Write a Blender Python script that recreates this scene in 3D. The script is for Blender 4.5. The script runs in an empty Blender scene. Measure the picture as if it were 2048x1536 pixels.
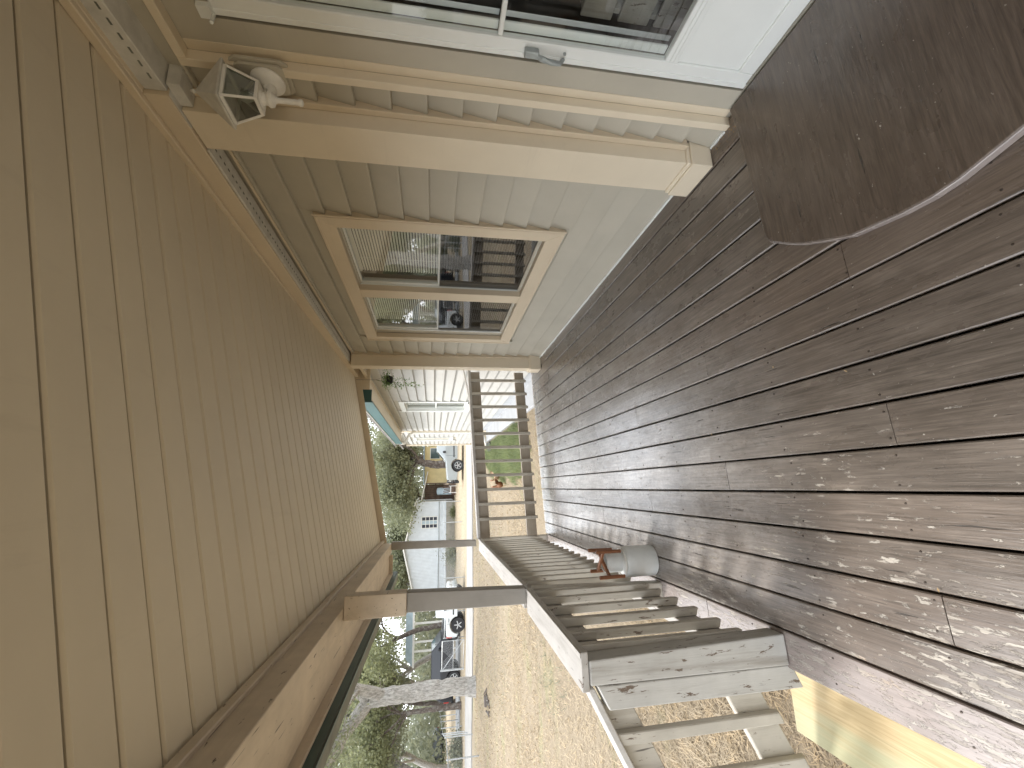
import bpy, math, random
import numpy as np
from mathutils import Vector, Matrix, Euler
R = math.radians
random.seed(7); rng = np.random.default_rng(7)
S = bpy.context.scene
COL = S.collection

# ------------------------------------------------------------------ camera
cam = bpy.data.cameras.new('camera'); camo = bpy.data.objects.new('camera', cam); COL.objects.link(camo)
PIT, YAW, ROLL = .1746, .2299, .009
f = Vector((math.sin(YAW)*math.cos(PIT), math.cos(YAW)*math.cos(PIT), -math.sin(PIT)))
r = Vector((math.cos(YAW), -math.sin(YAW), 0)); u = r.cross(f)
r2 = math.cos(ROLL)*r + math.sin(ROLL)*u; u2 = -math.sin(ROLL)*r + math.cos(ROLL)*u
# the phone was held on its side: picture-right is world-down, picture-up is world-right
cx, cy, cz = -u2, r2, -f
camo.matrix_world = Matrix(((cx.x, cy.x, cz.x, 0), (cx.y, cy.y, cz.y, 0), (cx.z, cy.z, cz.z, 1.45), (0, 0, 0, 1)))
cam.sensor_width = 36; cam.lens = 36*878.7/2048; cam.clip_start = .05; cam.clip_end = 2000
S.camera = camo

# ------------------------------------------------------------------ sky, sun, exposure
SUN_EL, SUN_AZ = R(52), R(-58)      # azimuth from +Y towards +X: far and left
w = bpy.data.worlds.new("World"); S.world = w; w.use_nodes = True
nt = w.node_tree; nt.nodes.clear()
sky = nt.nodes.new('ShaderNodeTexSky'); sky.sky_type = 'NISHITA'; sky.sun_disc = False
sky.sun_elevation = SUN_EL; sky.sun_rotation = SUN_AZ; sky.dust_density = 3; sky.air_density = 1.2
tc = nt.nodes.new('ShaderNodeTexCoord'); nz = nt.nodes.new('ShaderNodeTexNoise'); nz.inputs['Scale'].default_value = 2.6
nz.inputs['Detail'].default_value = 6; nz.inputs['Roughness'].default_value = .55
mp = nt.nodes.new('ShaderNodeMapping'); mp.inputs['Scale'].default_value = (1, 1, 2.5)
rp = nt.nodes.new('ShaderNodeValToRGB'); rp.color_ramp.elements[0].position = .3; rp.color_ramp.elements[0].color = (.55, .55, .55, 1)
rp.color_ramp.elements[1].position = .6; rp.color_ramp.elements[1].color = (1, 1, 1, 1)
mx = nt.nodes.new('ShaderNodeMixRGB'); mx.inputs[2].default_value = (9.6, 9.9, 10.3, 1)
bg = nt.nodes.new('ShaderNodeBackground'); bg.inputs['Strength'].default_value = .15
wo = nt.nodes.new('ShaderNodeOutputWorld')
L = nt.links.new
L(tc.outputs['Generated'], mp.inputs[0]); L(mp.outputs[0], nz.inputs['Vector']); L(nz.outputs['Fac'], rp.inputs[0])
L(rp.outputs[0], mx.inputs[0]); L(sky.outputs[0], mx.inputs[1]); L(mx.outputs[0], bg.inputs[0]); L(bg.outputs[0], wo.inputs[0])
sl = bpy.data.lights.new('sun', 'SUN'); sl.energy = 1.35; sl.angle = R(11); sl.color = (1, .965, .92)
so = bpy.data.objects.new('sun', sl); COL.objects.link(so)
d = Vector((math.sin(SUN_AZ)*math.cos(SUN_EL), math.cos(SUN_AZ)*math.cos(SUN_EL), math.sin(SUN_EL)))
so.rotation_euler = d.to_track_quat('Z', 'Y').to_euler(); so.location = (-20, 10, 40)
vs = S.view_settings; vs.view_transform = 'Standard'; vs.look = 'None'; vs.gamma = 1; vs.exposure = 1.23; vs.use_curve_mapping = False
S.render.engine = 'CYCLES'
cy_ = S.cycles; cy_.use_denoising = True; cy_.max_bounces = 10; cy_.diffuse_bounces = 6; cy_.glossy_bounces = 4
cy_.transparent_max_bounces = 16; cy_.sample_clamp_indirect = 6; cy_.caustics_reflective = False; cy_.caustics_refractive = False

# ------------------------------------------------------------------ node helper
class NT:
    def __init__(s, name):
        s.m = bpy.data.materials.new(name); s.m.use_nodes = True; s.t = s.m.node_tree
        s.b = s.t.nodes['Principled BSDF']; s.out = s.t.nodes['Material Output']
    def n(s, typ, **k):
        x = s.t.nodes.new('ShaderNode'+typ)
        for a, v in k.items(): setattr(x, a, v)
        return x
    def put(s, sock, v):
        if isinstance(v, bpy.types.NodeSocket): s.t.links.new(v, sock)
        elif isinstance(v, (tuple, list)) and len(v) == 3 and sock.type == 'RGBA': sock.default_value = (*v, 1)
        else: sock.default_value = v
    def math(s, op, a, b=0., c=None, clamp=False):
        x = s.n('Math', operation=op, use_clamp=clamp); s.put(x.inputs[0], a); s.put(x.inputs[1], b)
        if c is not None: s.put(x.inputs[2], c)
        return x.outputs[0]
    def mix(s, fac, a, b, typ='MIX'):
        x = s.n('MixRGB', blend_type=typ); s.put(x.inputs[0], fac); s.put(x.inputs[1], a); s.put(x.inputs[2], b); return x.outputs[0]
    def ramp(s, fac, a, b, va=0., vb=1.):
        x = s.n('MapRange'); x.clamp = True; s.put(x.inputs[0], fac); x.inputs[1].default_value = a; x.inputs[2].default_value = b
        x.inputs[3].default_value = va; x.inputs[4].default_value = vb; return x.outputs[0]
    def pos(s, scale=(1, 1, 1), rnd=0., rot=(0, 0, 0)):
        g = s.n('NewGeometry'); v = g.outputs['Position']
        if rnd:
            o = s.n('ObjectInfo'); m = s.n('Math', operation='MULTIPLY'); s.put(m.inputs[0], o.outputs['Random']); m.inputs[1].default_value = rnd
            a = s.n('VectorMath', operation='ADD'); s.put(a.inputs[0], v); s.t.links.new(m.outputs[0], a.inputs[1]); v = a.outputs[0]
        mp = s.n('Mapping'); s.put(mp.inputs[0], v); mp.inputs['Rotation'].default_value = rot; mp.inputs['Scale'].default_value = scale
        return mp.outputs[0]
    def noise(s, vec, scale=1., detail=4., rough=.5, dist=0.):
        x = s.n('TexNoise'); s.put(x.inputs['Vector'], vec); x.inputs['Scale'].default_value = scale
        x.inputs['Detail'].default_value = detail; x.inputs['Roughness'].default_value = rough; x.inputs['Distortion'].default_value = dist
        return x.outputs['Fac']
    def bump(s, h, strength=.3, dist=.01):
        x = s.n('Bump'); s.put(x.inputs['Height'], h); x.inputs['Strength'].default_value = strength; x.inputs['Distance'].default_value = dist
        s.t.links.new(x.outputs[0], s.b.inputs['Normal']); return x
    def set(s, **k):
        for a, v in k.items(): s.put(s.b.inputs[a.replace('_', ' ')], v)
        return s.m

def simple(name, col, rough=.6, metal=0., var=.12, nscale=6., bump=.0, spec=.4):
    t = NT(name); p = t.pos(); n1 = t.noise(p, nscale, 5, .6)
    c = t.mix(t.ramp(n1, .3, .7), tuple(x*(1-var) for x in col), tuple(min(1, x*(1+var)) for x in col))
    t.set(Base_Color=c, Roughness=rough, Metallic=metal); t.b.inputs['Specular IOR Level'].default_value = spec
    if bump: t.bump(t.noise(p, nscale*8, 3), bump, .004)
    return t.m

def deck_mat(name, paint, wearbias=-.04, faded=0., speck=1., swap=False):
    t = NT(name)
    if swap: _p = t.pos; t.pos = lambda scale=(1, 1, 1), rnd=0.: _p((scale[1], scale[0], scale[2]), rnd)
    P = t.pos(rnd=37.)
    grain = t.noise(t.pos((1, .06, 1), 37.), 160, 4, .6, .3)
    big = t.noise(t.pos(), 1.1, 3, .5)
    sep = t.n('SeparateXYZ'); g = t.n('NewGeometry'); t.put(sep.inputs[0], g.outputs['Position'])
    # more wear towards the open (left) edge of the porch and near the steps
    wx = t.ramp(sep.outputs[0], .9, -.8, 0., .135); wy = t.math('MULTIPLY', t.ramp(sep.outputs[1], 3.6, 1.0, 0., .072), t.ramp(sep.outputs[0], .6, -.3))
    bias = t.math('ADD', t.math('ADD', wx, wy), t.ramp(big, .35, .7, -.05, .07)); bias = t.math('ADD', bias, wearbias)
    flakes = t.noise(t.pos((1, .33, 1), 11.), 48, 9, .74, .5)
    long_ = t.noise(t.pos((1, .12, 1), 5.), 70, 6, .62, .2)
    fl = t.math('ADD', t.math('MULTIPLY', flakes, .62), t.math('MULTIPLY', long_, .38))
    fl = t.math('ADD', fl, bias)
    m1 = t.ramp(fl, .66, .675)
    spn = t.noise(t.pos((1, .7, 1), 3.), 85, 2, .5); m2 = t.ramp(spn, .755-.02*speck, .765-.02*speck)
    mask = t.math('MAXIMUM', m1, m2)
    tone = t.noise(t.pos((1, .5, 1), 9.), 4, 5, .6)
    info = t.n('ObjectInfo')
    pc = t.mix(t.ramp(tone, .3, .7), tuple(c*.8 for c in paint), tuple(c*1.25 for c in paint))
    pc = t.mix(t.math('MULTIPLY', info.outputs['Random'], .35), pc, (paint[0]*1.25, paint[1]*1.02, paint[2]*.88))
    scuff = t.ramp(t.noise(t.pos((1, .25, 1), 2.), 14, 7, .7), .52, .78, 0, .5)
    pc = t.mix(scuff, pc, tuple(c*2.1 for c in paint))
    woodn = t.noise(t.pos((1, .08, 1), 7.), 60, 4, .6)
    under = t.mix(t.ramp(woodn, .35, .65), (.20, .165, .13), (.46, .42, .36))
    orange = t.ramp(t.noise(t.pos(), 1.7, 2, .5), .62, .68)
    under = t.mix(t.math('MULTIPLY', orange, .7), under, (.40, .23, .10))
    sheen_scuff = t.math('MULTIPLY', t.ramp(sep.outputs[1], 1.45, 2.7), t.math('MULTIPLY', t.ramp(sep.outputs[0], 1.25, .5), t.ramp(sep.outputs[0], -.75, -.35)))
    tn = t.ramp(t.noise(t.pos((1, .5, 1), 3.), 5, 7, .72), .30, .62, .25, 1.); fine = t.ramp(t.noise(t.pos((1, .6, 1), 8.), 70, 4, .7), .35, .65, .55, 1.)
    pc = t.mix(t.math('MULTIPLY', t.math('MULTIPLY', sheen_scuff, .9*speck), t.math('MULTIPLY', tn, fine)), pc, (.60, .585, .575))  # pale sky sheen painted into the deck colour, along with whitish scuffing
    c = t.mix(mask, pc, under)
    crack = t.ramp(t.noise(t.pos((1, .05, 1), 21.), 90, 3, .5, .4), .30, .27)
    c = t.mix(t.math('MULTIPLY', crack, .75), c, (.02, .016, .013))
    gl = t.ramp(t.noise(t.pos((1, .035, 1), 31.), 110, 5, .65, .6), .32, .66, .66, 1.25)
    gm = t.n('VectorMath', operation='SCALE'); t.put(gm.inputs[0], c); t.put(gm.inputs['Scale'], gl); c = gm.outputs[0]
    # knots
    vo = t.n('TexVoronoi'); vo.inputs['Scale'].default_value = 3.1; t.put(vo.inputs['Vector'], t.pos((1, .45, 1), 13.))
    kn = t.ramp(vo.outputs['Distance'], .05, .028); c = t.mix(t.math('MULTIPLY', kn, .6), c, (.035, .025, .02))
    if faded: c = t.mix(faded, c, (.36, .32, .30))
    rr = t.ramp(tone, .3, .7, .22, .34); rr = t.math('ADD', rr, t.math('MULTIPLY', mask, .3))
    h = t.math('SUBTRACT', t.math('MULTIPLY', grain, .35), t.math('ADD', t.math('MULTIPLY', mask, .45), t.math('MULTIPLY', crack, .6)))
    t.bump(h, .8, .003)
    t.set(Base_Color=c, Roughness=rr); t.b.inputs['Specular IOR Level'].default_value = .6
    cw = t.ramp(t.noise(t.pos((1, .3, 1), 17.), 30, 6, .7), .34, .62, .25, .8)
    t.put(t.b.inputs['Coat Weight'], t.math('MULTIPLY', cw, t.ramp(mask, 0, 1, 1, .25))); t.b.inputs['Coat Roughness'].default_value = .25; t.b.inputs['Coat IOR'].default_value = 1.5
    return t.m

def paint_wood(name, col, dirt=.5, grainaxis=(1, .07, 1), flake=.0, rough=.55):
    t = NT(name)
    gr = t.noise(t.pos(grainaxis, 9.), 120, 4, .6, .3); tone = t.noise(t.pos(rnd=9.), 5, 5, .6)
    c = t.mix(t.ramp(tone, .3, .7), tuple(x*.86 for x in col), tuple(min(1, x*1.08) for x in col))
    dm = t.ramp(t.noise(t.pos(grainaxis, 4.), 18, 6, .65), .5, .8, 0, dirt)
    c = t.mix(dm, c, (col[0]*.38, col[1]*.33, col[2]*.28))
    cr = t.ramp(t.noise(t.pos(tuple(a*.6 if a < .5 else a for a in grainaxis), 15.), 75, 3, .5, .4), .29-.0, .265)
    c = t.mix(t.math('MULTIPLY', cr, .8), c, (.05, .04, .035))
    if flake:
        fk = t.ramp(t.noise(t.pos(tuple(a*3 if a < .5 else a for a in grainaxis), 6.), 40, 8, .72, .4), .68-flake*.1, .69-flake*.1)
        c = t.mix(fk, c, (.13, .095, .07)); gr = t.math('SUBTRACT', gr, fk)
    t.bump(gr, .4, .002); t.set(Base_Color=c, Roughness=rough); return t.m

def vinyl(name, col, var=.07, rough=.5, grainaxis=(1, .05, 1)):
    t = NT(name); tone = t.noise(t.pos(rnd=5.), 2.2, 5, .6); info = t.n('ObjectInfo')
    c = t.mix(t.ramp(tone, .3, .7), tuple(x*(1-var) for x in col), tuple(min(1, x*(1+var)) for x in col))
    c = t.mix(t.math('MULTIPLY', info.outputs['Random'], .12), c, tuple(x*.8 for x in col))
    sm = t.ramp(t.noise(t.pos((3, .4, 6)), 3.5, 6, .7), .6, .85, 0, .3); c = t.mix(sm, c, tuple(x*.6 for x in col))
    t.bump(t.noise(t.pos(grainaxis), 150, 4, .6), .12, .001)
    t.set(Base_Color=c, Roughness=rough); t.b.inputs['Specular IOR Level'].default_value = .35; return t.m

M = {}
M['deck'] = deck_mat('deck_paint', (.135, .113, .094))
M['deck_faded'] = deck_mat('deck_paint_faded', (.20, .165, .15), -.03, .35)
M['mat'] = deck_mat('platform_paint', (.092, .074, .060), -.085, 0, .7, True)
M['sid'] = vinyl('siding_taupe', (.45, .42, .35))
M['sidp'] = vinyl('siding_pale', (.45, .445, .42))  # paler, greyer copy of the taupe siding colour, for the wing
M['trim'] = vinyl('trim_tan', (.62, .53, .40), .05, .5)
M['trimlight'] = vinyl('trim_cream', (.67, .59, .46), .05, .5)
M['ceil'] = vinyl('ceiling_paint', (.68, .605, .47), .04, .55, (.05, 1, 1))
M['beam'] = paint_wood('beam_paint', (.58, .49, .38), .35, (1, .07, 1), .35)
M['post'] = paint_wood('post_paint', (.27, .25, .22), .4, (1, 1, .07), .15)
M['rail'] = paint_wood('rail_paint_grey', (.47, .45, .42), .6, (1, .07, 1), .5)
M['railx'] = paint_wood('rail_paint_taupe', (.34, .295, .235), .5, (.07, 1, 1), .1)
M['bal'] = paint_wood('baluster_paint', (.46, .43, .37), .7, (1, 1, .07), .6)
M['newel'] = paint_wood('newel_paint', (.44, .43, .40), .9, (1, 1, .07), .85)
M['metalwhite'] = simple('storm_door_white', (.72, .74, .72), .4, 0, .04, 3)
M['white'] = simple('white_paint', (.75, .74, .70), .5, 0, .08, 12)
M['vent'] = simple('vent_strip_grey', (.55, .54, .50), .5, 0, .15, 14)
M['dark'] = simple('dark_void', (.02, .02, .02), .9)
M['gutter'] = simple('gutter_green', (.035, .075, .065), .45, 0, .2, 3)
M['gutterdirty'] = simple('gutter_underside', (.14, .15, .125), .6, 0, .35, 5)
M['greenroof'] = simple('green_fascia', (.035, .095, .095), .45, 0, .1, 3)
M['handle'] = simple('grey_metal', (.33, .36, .36), .4, .3, .1, 30)
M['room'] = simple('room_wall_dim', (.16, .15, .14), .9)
M['blind'] = simple('blind_ivory', (.90, .88, .82), .55, 0, .05, 8)
M['woodbrown'] = paint_wood('stained_dowel', (.22, .085, .035), .4, (1, 1, .2), 0, .45)
M['pot'] = simple('pot_grey_white', (.66, .68, .67), .4, 0, .1, 7, .1)
M['screw'] = simple('screw_head', (.075, .06, .05), .5, .5)
M['concrete'] = simple('concrete_pale', (.36, .37, .38), .85, 0, .12, 2.5, .15)
M['roadm'] = simple('road_concrete', (.29, .28, .265), .9, 0, .12, .8)
M['galv'] = simple('galvanised_steel', (.42, .44, .45), .4, .6, .1, 9)
M['black'] = simple('black_rubber', (.02, .02, .022), .6)
M['shingle'] = simple('roof_shingle', (.16, .15, .14), .9, 0, .25, 9)

def lumber():
    t = NT('fresh_treated_lumber'); gr = t.noise(t.pos((1, .04, 1)), 95, 5, .65, .7); st = t.noise(t.pos((3, .22, 1)), 2.6, 3, .5)
    c = t.mix(t.ramp(gr, .35, .65), (.42, .31, .155), (.57, .445, .25)); c = t.mix(t.ramp(st, .52, .66, 0, .65), c, (.40, .43, .27))
    c = t.mix(t.ramp(t.noise(t.pos((1, .3, 1)), 17, 2, .5), .77, .79), c, (.12, .08, .05))
    t.bump(gr, .3, .002); return t.set(Base_Color=c, Roughness=.65)
M['lumber'] = lumber()

def glass(name, tint=(.9, .93, .92), refl=1.0, r0=.08):
    t = NT(name); t.t.nodes.remove(t.b)
    tr = t.n('BsdfTransparent'); tr.inputs[0].default_value = (*tint, 1); gl = t.n('BsdfGlossy'); gl.inputs['Roughness'].default_value = .02
    fr = t.n('Fresnel'); fr.inputs[0].default_value = 1.52
    fac = t.math('MULTIPLY', t.math('ADD', fr.outputs[0], r0), refl, clamp=True)
    ms = t.n('MixShader'); t.put(ms.inputs[0], fac); t.t.links.new(tr.outputs[0], ms.inputs[1]); t.t.links.new(gl.outputs[0], ms.inputs[2])
    t.t.links.new(ms.outputs[0], t.out.inputs[0]); return t.m
M['glass'] = glass('window_glass', refl=.33, r0=.0); M['glasslamp'] = glass('lantern_glass', (.62, .66, .58), 1.2, .14)
M['screen'] = glass('insect_screen', (.27, .27, .275), .2, .0)
M['carglass'] = simple('car_glass', (.03, .06, .06), .08, 0, .1); M['carglass'].node_tree.nodes['Principled BSDF'].inputs['Specular IOR Level'].default_value = 1.

def bark(name, a, b):
    t = NT(name); n1 = t.noise(t.pos((1, 1, .35)), 14, 7, .7, .4); c = t.mix(t.ramp(n1, .35, .65), a, b)
    lich = t.ramp(t.noise(t.pos(), 5, 5, .7), .5, .7, 0, .5); c = t.mix(lich, c, (.38, .39, .36)); t.bump(n1, .9, .05)
    return t.set(Base_Color=c, Roughness=.95)
M['barkl'] = bark('oak_bark_grey', (.17, .16, .145), (.46, .44, .41)); M['barkd'] = bark('bark_dark', (.04, .03, .025), (.16, .13, .11))

def leaf(name, a, b, tl=.45):
    t = NT(name); n1 = t.noise(t.pos(rnd=4.), .9, 3, .6); n2 = t.noise(t.pos(), 9, 2, .5)
    c = t.mix(t.ramp(n1, .35, .65), a, b); c = t.mix(t.ramp(n2, .4, .7, 0, .5), c, (b[0]*1.5, b[1]*1.35, b[2]*1.1))
    t.set(Base_Color=c, Roughness=.55)
    trn = t.n('BsdfTranslucent'); t.put(trn.inputs[0], c); ms = t.n('MixShader'); ms.inputs[0].default_value = tl
    t.t.links.new(t.b.outputs[0], ms.inputs[1]); t.t.links.new(trn.outputs[0], ms.inputs[2]); t.t.links.new(ms.outputs[0], t.out.inputs[0]); return t.m
M['leaf'] = leaf('oak_leaves', (.145, .165, .105), (.235, .255, .16)); M['leafy'] = leaf('yellow_green_leaves', (.15, .17, .09), (.225, .245, .135))
M['leafd'] = leaf('dusty_leaves', (.15, .17, .12), (.24, .26, .185)); M['grassg'] = leaf('green_grass_blades', (.12, .16, .07), (.25, .30, .15))
M['straw'] = leaf('straw_blades', (.28, .22, .14), (.44, .36, .24), .3); M['plant'] = leaf('vine_leaves', (.12, .22, .07), (.22, .34, .12))

def ground_mat():
    t = NT('dry_lawn'); P = t.pos()
    n1 = t.noise(P, 60, 6, .7); n2 = t.noise(t.pos((1, 2.2, 1)), .45, 5, .6); n3 = t.noise(P, 6, 6, .7)
    c = t.mix(t.ramp(n1, .35, .65), (.165, .127, .083), (.35, .285, .195)); c = t.mix(t.ramp(n3, .5, .75, 0, .6), c, (.34, .28, .195))
    c = t.mix(t.ramp(n2, .56, .70, 0, .5), c, (.20, .22, .09)); c = t.mix(t.ramp(t.noise(P, 1.7, 6, .7), .62, .75, 0, .6), c, (.17, .12, .08))
    sep = t.n('SeparateXYZ'); t.put(sep.inputs[0], P)
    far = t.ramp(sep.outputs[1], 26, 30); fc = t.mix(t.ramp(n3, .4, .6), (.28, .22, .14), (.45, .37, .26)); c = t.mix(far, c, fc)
    t.bump(n1, .8, .03); return t.set(Base_Color=c, Roughness=.95)
M['ground'] = ground_mat()

# ------------------------------------------------------------------ mesh builder (world coordinates in, parent-local out)
def tag(o, label=None, cat=None, group=None, kind=None):
    if label: o['label'] = label
    if cat: o['category'] = cat
    if group: o['group'] = group
    if kind: o['kind'] = kind
    return o
def thing(name, loc, label=None, cat=None, group=None, kind=None, rz=0):
    o = bpy.data.objects.new(name, None); COL.objects.link(o); o.location = loc; o.rotation_euler = (0, 0, rz); o.empty_display_size = .1
    return tag(o, label, cat, group, kind)
def wloc(p):
    v = Vector((0, 0, 0))
    while p is not None: v += p.location; p = p.parent
    return v
class MB:
    def __init__(s): s.v = []; s.f = []
    def add(s, vs, fs):
        n = len(s.v); s.v += [tuple(map(float, p)) for p in vs]; s.f += [tuple(i+n for i in q) for q in fs]; return s
    def box(s, x0, x1, y0, y1, z0, z1):
        return s.hexa([(x0, y0, z0), (x1, y0, z0), (x1, y1, z0), (x0, y1, z0), (x0, y0, z1), (x1, y0, z1), (x1, y1, z1), (x0, y1, z1)])
    def hexa(s, p):
        return s.add(p, [(3, 2, 1, 0), (4, 5, 6, 7), (0, 1, 5, 4), (1, 2, 6, 5), (2, 3, 7, 6), (3, 0, 4, 7)])
    def prism(s, pa, pb):       # two matching closed loops
        n = len(pa); return s.add(list(pa)+list(pb), [tuple(range(n))[::-1], tuple(range(n, 2*n))]+[(i, (i+1) % n, n+(i+1) % n, n+i) for i in range(n)])
    def bar(s, a, b, w, h, up=(0, 0, 1)):
        a = Vector(a); b = Vector(b); dd = (b-a).normalized(); up = Vector(up)
        if abs(dd.dot(up)) > .98: up = Vector((0, 1, 0))
        sd = dd.cross(up).normalized()*w/2; uu = sd.cross(dd).normalized()*h/2
        return s.prism([a-sd-uu, a+sd-uu, a+sd+uu, a-sd+uu], [b-sd-uu, b+sd-uu, b+sd+uu, b-sd+uu])
    def tube(s, pts, rad, n=8, caps=True):
        pts = [Vector(p) for p in pts]; k = len(pts)
        if not hasattr(rad, '__len__'): rad = [rad]*k
        rings = []; ref = Vector((.31, .17, .93))
        for i, p in enumerate(pts):
            dd = (pts[min(i+1, k-1)]-pts[max(i-1, 0)]).normalized()
            if abs(dd.dot(ref)) > .97: ref = Vector((1, 0, 0))
            a = dd.cross(ref).normalized(); b = dd.cross(a)
            rings.append([p+(a*math.cos(2*math.pi*j/n)+b*math.sin(2*math.pi*j/n))*rad[i] for j in range(n)])
        fs = [(i*n+j, i*n+(j+1) % n, (i+1)*n+(j+1) % n, (i+1)*n+j) for i in range(k-1) for j in range(n)]
        if caps: fs += [tuple(range(n))[::-1], tuple(range((k-1)*n, k*n))]
        return s.add([q for rr in rings for q in rr], fs)
    def lathe(s, prof, c, n=24, axis='z', caps=True):
        vs = []
        for rr, h in prof:
            for j in range(n):
                a = 2*math.pi*j/n; p = (rr*math.cos(a), rr*math.sin(a), h)
                if axis == 'x': p = (h, rr*math.cos(a), rr*math.sin(a))
                if axis == 'y': p = (rr*math.cos(a), h, rr*math.sin(a))
                vs.append((c[0]+p[0], c[1]+p[1], c[2]+p[2]))
        k = len(prof); fs = [(i*n+j, i*n+(j+1) % n, (i+1)*n+(j+1) % n, (i+1)*n+j) for i in range(k-1) for j in range(n)]
        if caps: fs += [tuple(range(n))[::-1], tuple(range((k-1)*n, k*n))]
        return s.add(vs, fs)
    def build(s, name, mat, parent=None, bevel=0, smooth=False, label=None, kind=None, seg=1):
        off = wloc(parent)
        me = bpy.data.meshes.new(name); me.from_pydata([(a-off.x, b-off.y, c-off.z) for a, b, c in s.v], [], s.f); me.validate()
        import bmesh
        bm = bmesh.new(); bm.from_mesh(me); bmesh.ops.recalc_face_normals(bm, faces=bm.faces); bm.to_mesh(me); bm.free()
        me.materials.append(M[mat] if isinstance(mat, str) else mat)
        if smooth: me.polygons.foreach_set('use_smooth', [True]*len(me.polygons)); 
        o = bpy.data.objects.new(name, me); COL.objects.link(o); o.parent = parent
        if smooth:
            try: me.set_sharp_from_angle(angle=R(40))
            except Exception: pass
        if bevel:
            b = o.modifiers.new('bevel', 'BEVEL'); b.width = bevel; b.segments = seg; b.limit_method = 'ANGLE'; b.angle_limit = R(35)
        return tag(o, label, kind=kind)
def bx(name, mat, parent, x0, x1, y0, y1, z0, z1, bevel=0, label=None):
    return MB().box(x0, x1, y0, y1, z0, z1).build(name, mat, parent, bevel, label=label)
def arrmesh(name, V, F, mat, parent=None):
    me = bpy.data.meshes.new(name); V = np.asarray(V, np.float32); F = np.asarray(F, np.int32)
    me.vertices.add(len(V)); me.vertices.foreach_set('co', V.ravel()); k = F.shape[1]
    me.loops.add(F.size); me.loops.foreach_set('vertex_index', F.ravel()); me.polygons.add(len(F))
    me.polygons.foreach_set('loop_start', np.arange(0, F.size, k, dtype=np.int32)); me.update(calc_edges=True)
    me.materials.append(M[mat]); o = bpy.data.objects.new(name, me); COL.objects.link(o); o.parent = parent; return o
def copy_tree(o, parent=None):
    c = o.copy(); COL.objects.link(c); c.parent = parent
    for ch in list(o.children): copy_tree(ch, c)
    return c

def sstep(a, b, x):
    t = min(1, max(0, (x-a)/(b-a))); return t*t*(3-2*t)
def gz(x, y):
    return -.5 + .33*sstep(-.9, 1.15, x)*(1-sstep(14, 24, y))*(1-sstep(2.5, 8, x)) + .10*math.exp(-((x+1)**2+(y-2)**2)/9)

def leafcloud_(pts, size):
    n = len(pts); a = rng.uniform(0, 6.28, n); s = size*rng.uniform(.5, 1.5, n); A = np.stack([np.cos(a)*s, np.sin(a)*s, rng.normal(size=n)*.0015], 1); B = np.stack([-np.sin(a)*s*.4, np.cos(a)*s*.4, rng.normal(size=n)*.001], 1)
    return np.stack([pts-A, pts+B, pts+A, pts-B], 1).reshape(-1, 3), np.arange(4*n).reshape(n, 4)
M['strawsolid2'] = simple('dry_leaf_bits', (.30, .21, .11), .8, 0, .5, 200)

# ================================================================== SETTING: ground, road, slab
gx = np.concatenate([np.linspace(-400, -30, 14), np.linspace(-26, -4, 34), np.linspace(-3.5, 4, 46), np.linspace(5, 30, 16), np.linspace(50, 400, 8)])
gy = np.concatenate([np.linspace(-300, -12, 10), np.linspace(-10, 0, 12), np.linspace(.3, 16, 70), np.linspace(17, 60, 44), np.linspace(75, 500, 12)])
V = []; F = []
for j, y in enumerate(gy):
    for i, x in enumerate(gx):
        n = .02*math.sin(x*1.3+y*.7)*math.cos(y*1.1-x*.4) if abs(x) < 30 and 0 < y < 60 else 0
        V.append((x, y, gz(x, y)+n))
nx = len(gx)
for j in range(len(gy)-1):
    for i in range(nx-1): F.append((j*nx+i, j*nx+i+1, (j+1)*nx+i+1, (j+1)*nx+i))
tag(arrmesh('ground', V, F, 'ground'), kind='structure')
rd = MB()
def strip(mb, ptsA, ptsB, z0, z1):
    for i in range(len(ptsA)-1):
        a, b, c, e = ptsA[i], ptsA[i+1], ptsB[i+1], ptsB[i]
        mb.hexa([(a[0], a[1], z0), (b[0], b[1], z0), (c[0], c[1], z0), (e[0], e[1], z0), (a[0], a[1], z1), (b[0], b[1], z1), (c[0], c[1], z1), (e[0], e[1], z1)])
strip(rd, [(-60, 30.5), (-12, 24.6), (-6, 23.0), (0, 22.7), (30, 25)], [(-60, 37), (-12, 29.0), (-6, 27.0), (0, 26.3), (30, 29)], -.62, -.45)
rd.build('road', 'roadm', None, kind='structure')
r3 = MB(); strip(r3, [(-80, 36.5), (-12, 35.2), (-11, 35.0)], [(-80, 43), (-12, 40), (-11, 39.5)], -.62, -.44)
r3.build('side_road', 'concrete', None, kind='structure')
MB().hexa([(1.22, 6.08, -.3), (1.9, 6.08, -.3), (1.9, 13.3, -.3), (1.30, 13.3, -.3), (1.22, 6.08, -.105), (1.9, 6.08, -.105), (1.9, 13.3, -.105), (1.30, 13.3, -.105)]).build('concrete_walk', 'concrete', None, bevel=.01, kind='structure')

# ================================================================== DECK
SD = .05
Y0, Y1 = -2.4, 6.0
deck = thing('porch_deck', (0, 0, -.05), kind='structure')
joints = {7: [2.94], 4: [2.04], 6: [4.27], 9: [5.11], 3: [2.92], 2: [4.27], 1: [5.12, 1.17], 0: [2.03], -1: [2.88], -2: [3.8], -3: [3.20, 1.16], -4: [5.12], 5: [1.18], 8: [.3], 10: [3.8], 11: [2.0]}
def plank(x0, x1, y0, y1, mat, dz=0.):
    b = .004; th = .034
    def sec(y, tw):
        pts = [(x0, -th), (x0, -b), (x0+b, 0), ((x0+x1)/2, .0007), (x1-b, 0), (x1, -b), (x1, -th)]
        return [(px, y, SD*px+pz+dz+tw*(px-x0)) for px, pz in pts]
    t1, t2 = rng.normal(0, .006), rng.normal(0, .006)
    return MB().prism(sec(y0, t1), sec(y1, t2)).build('plank', mat, deck)
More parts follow.
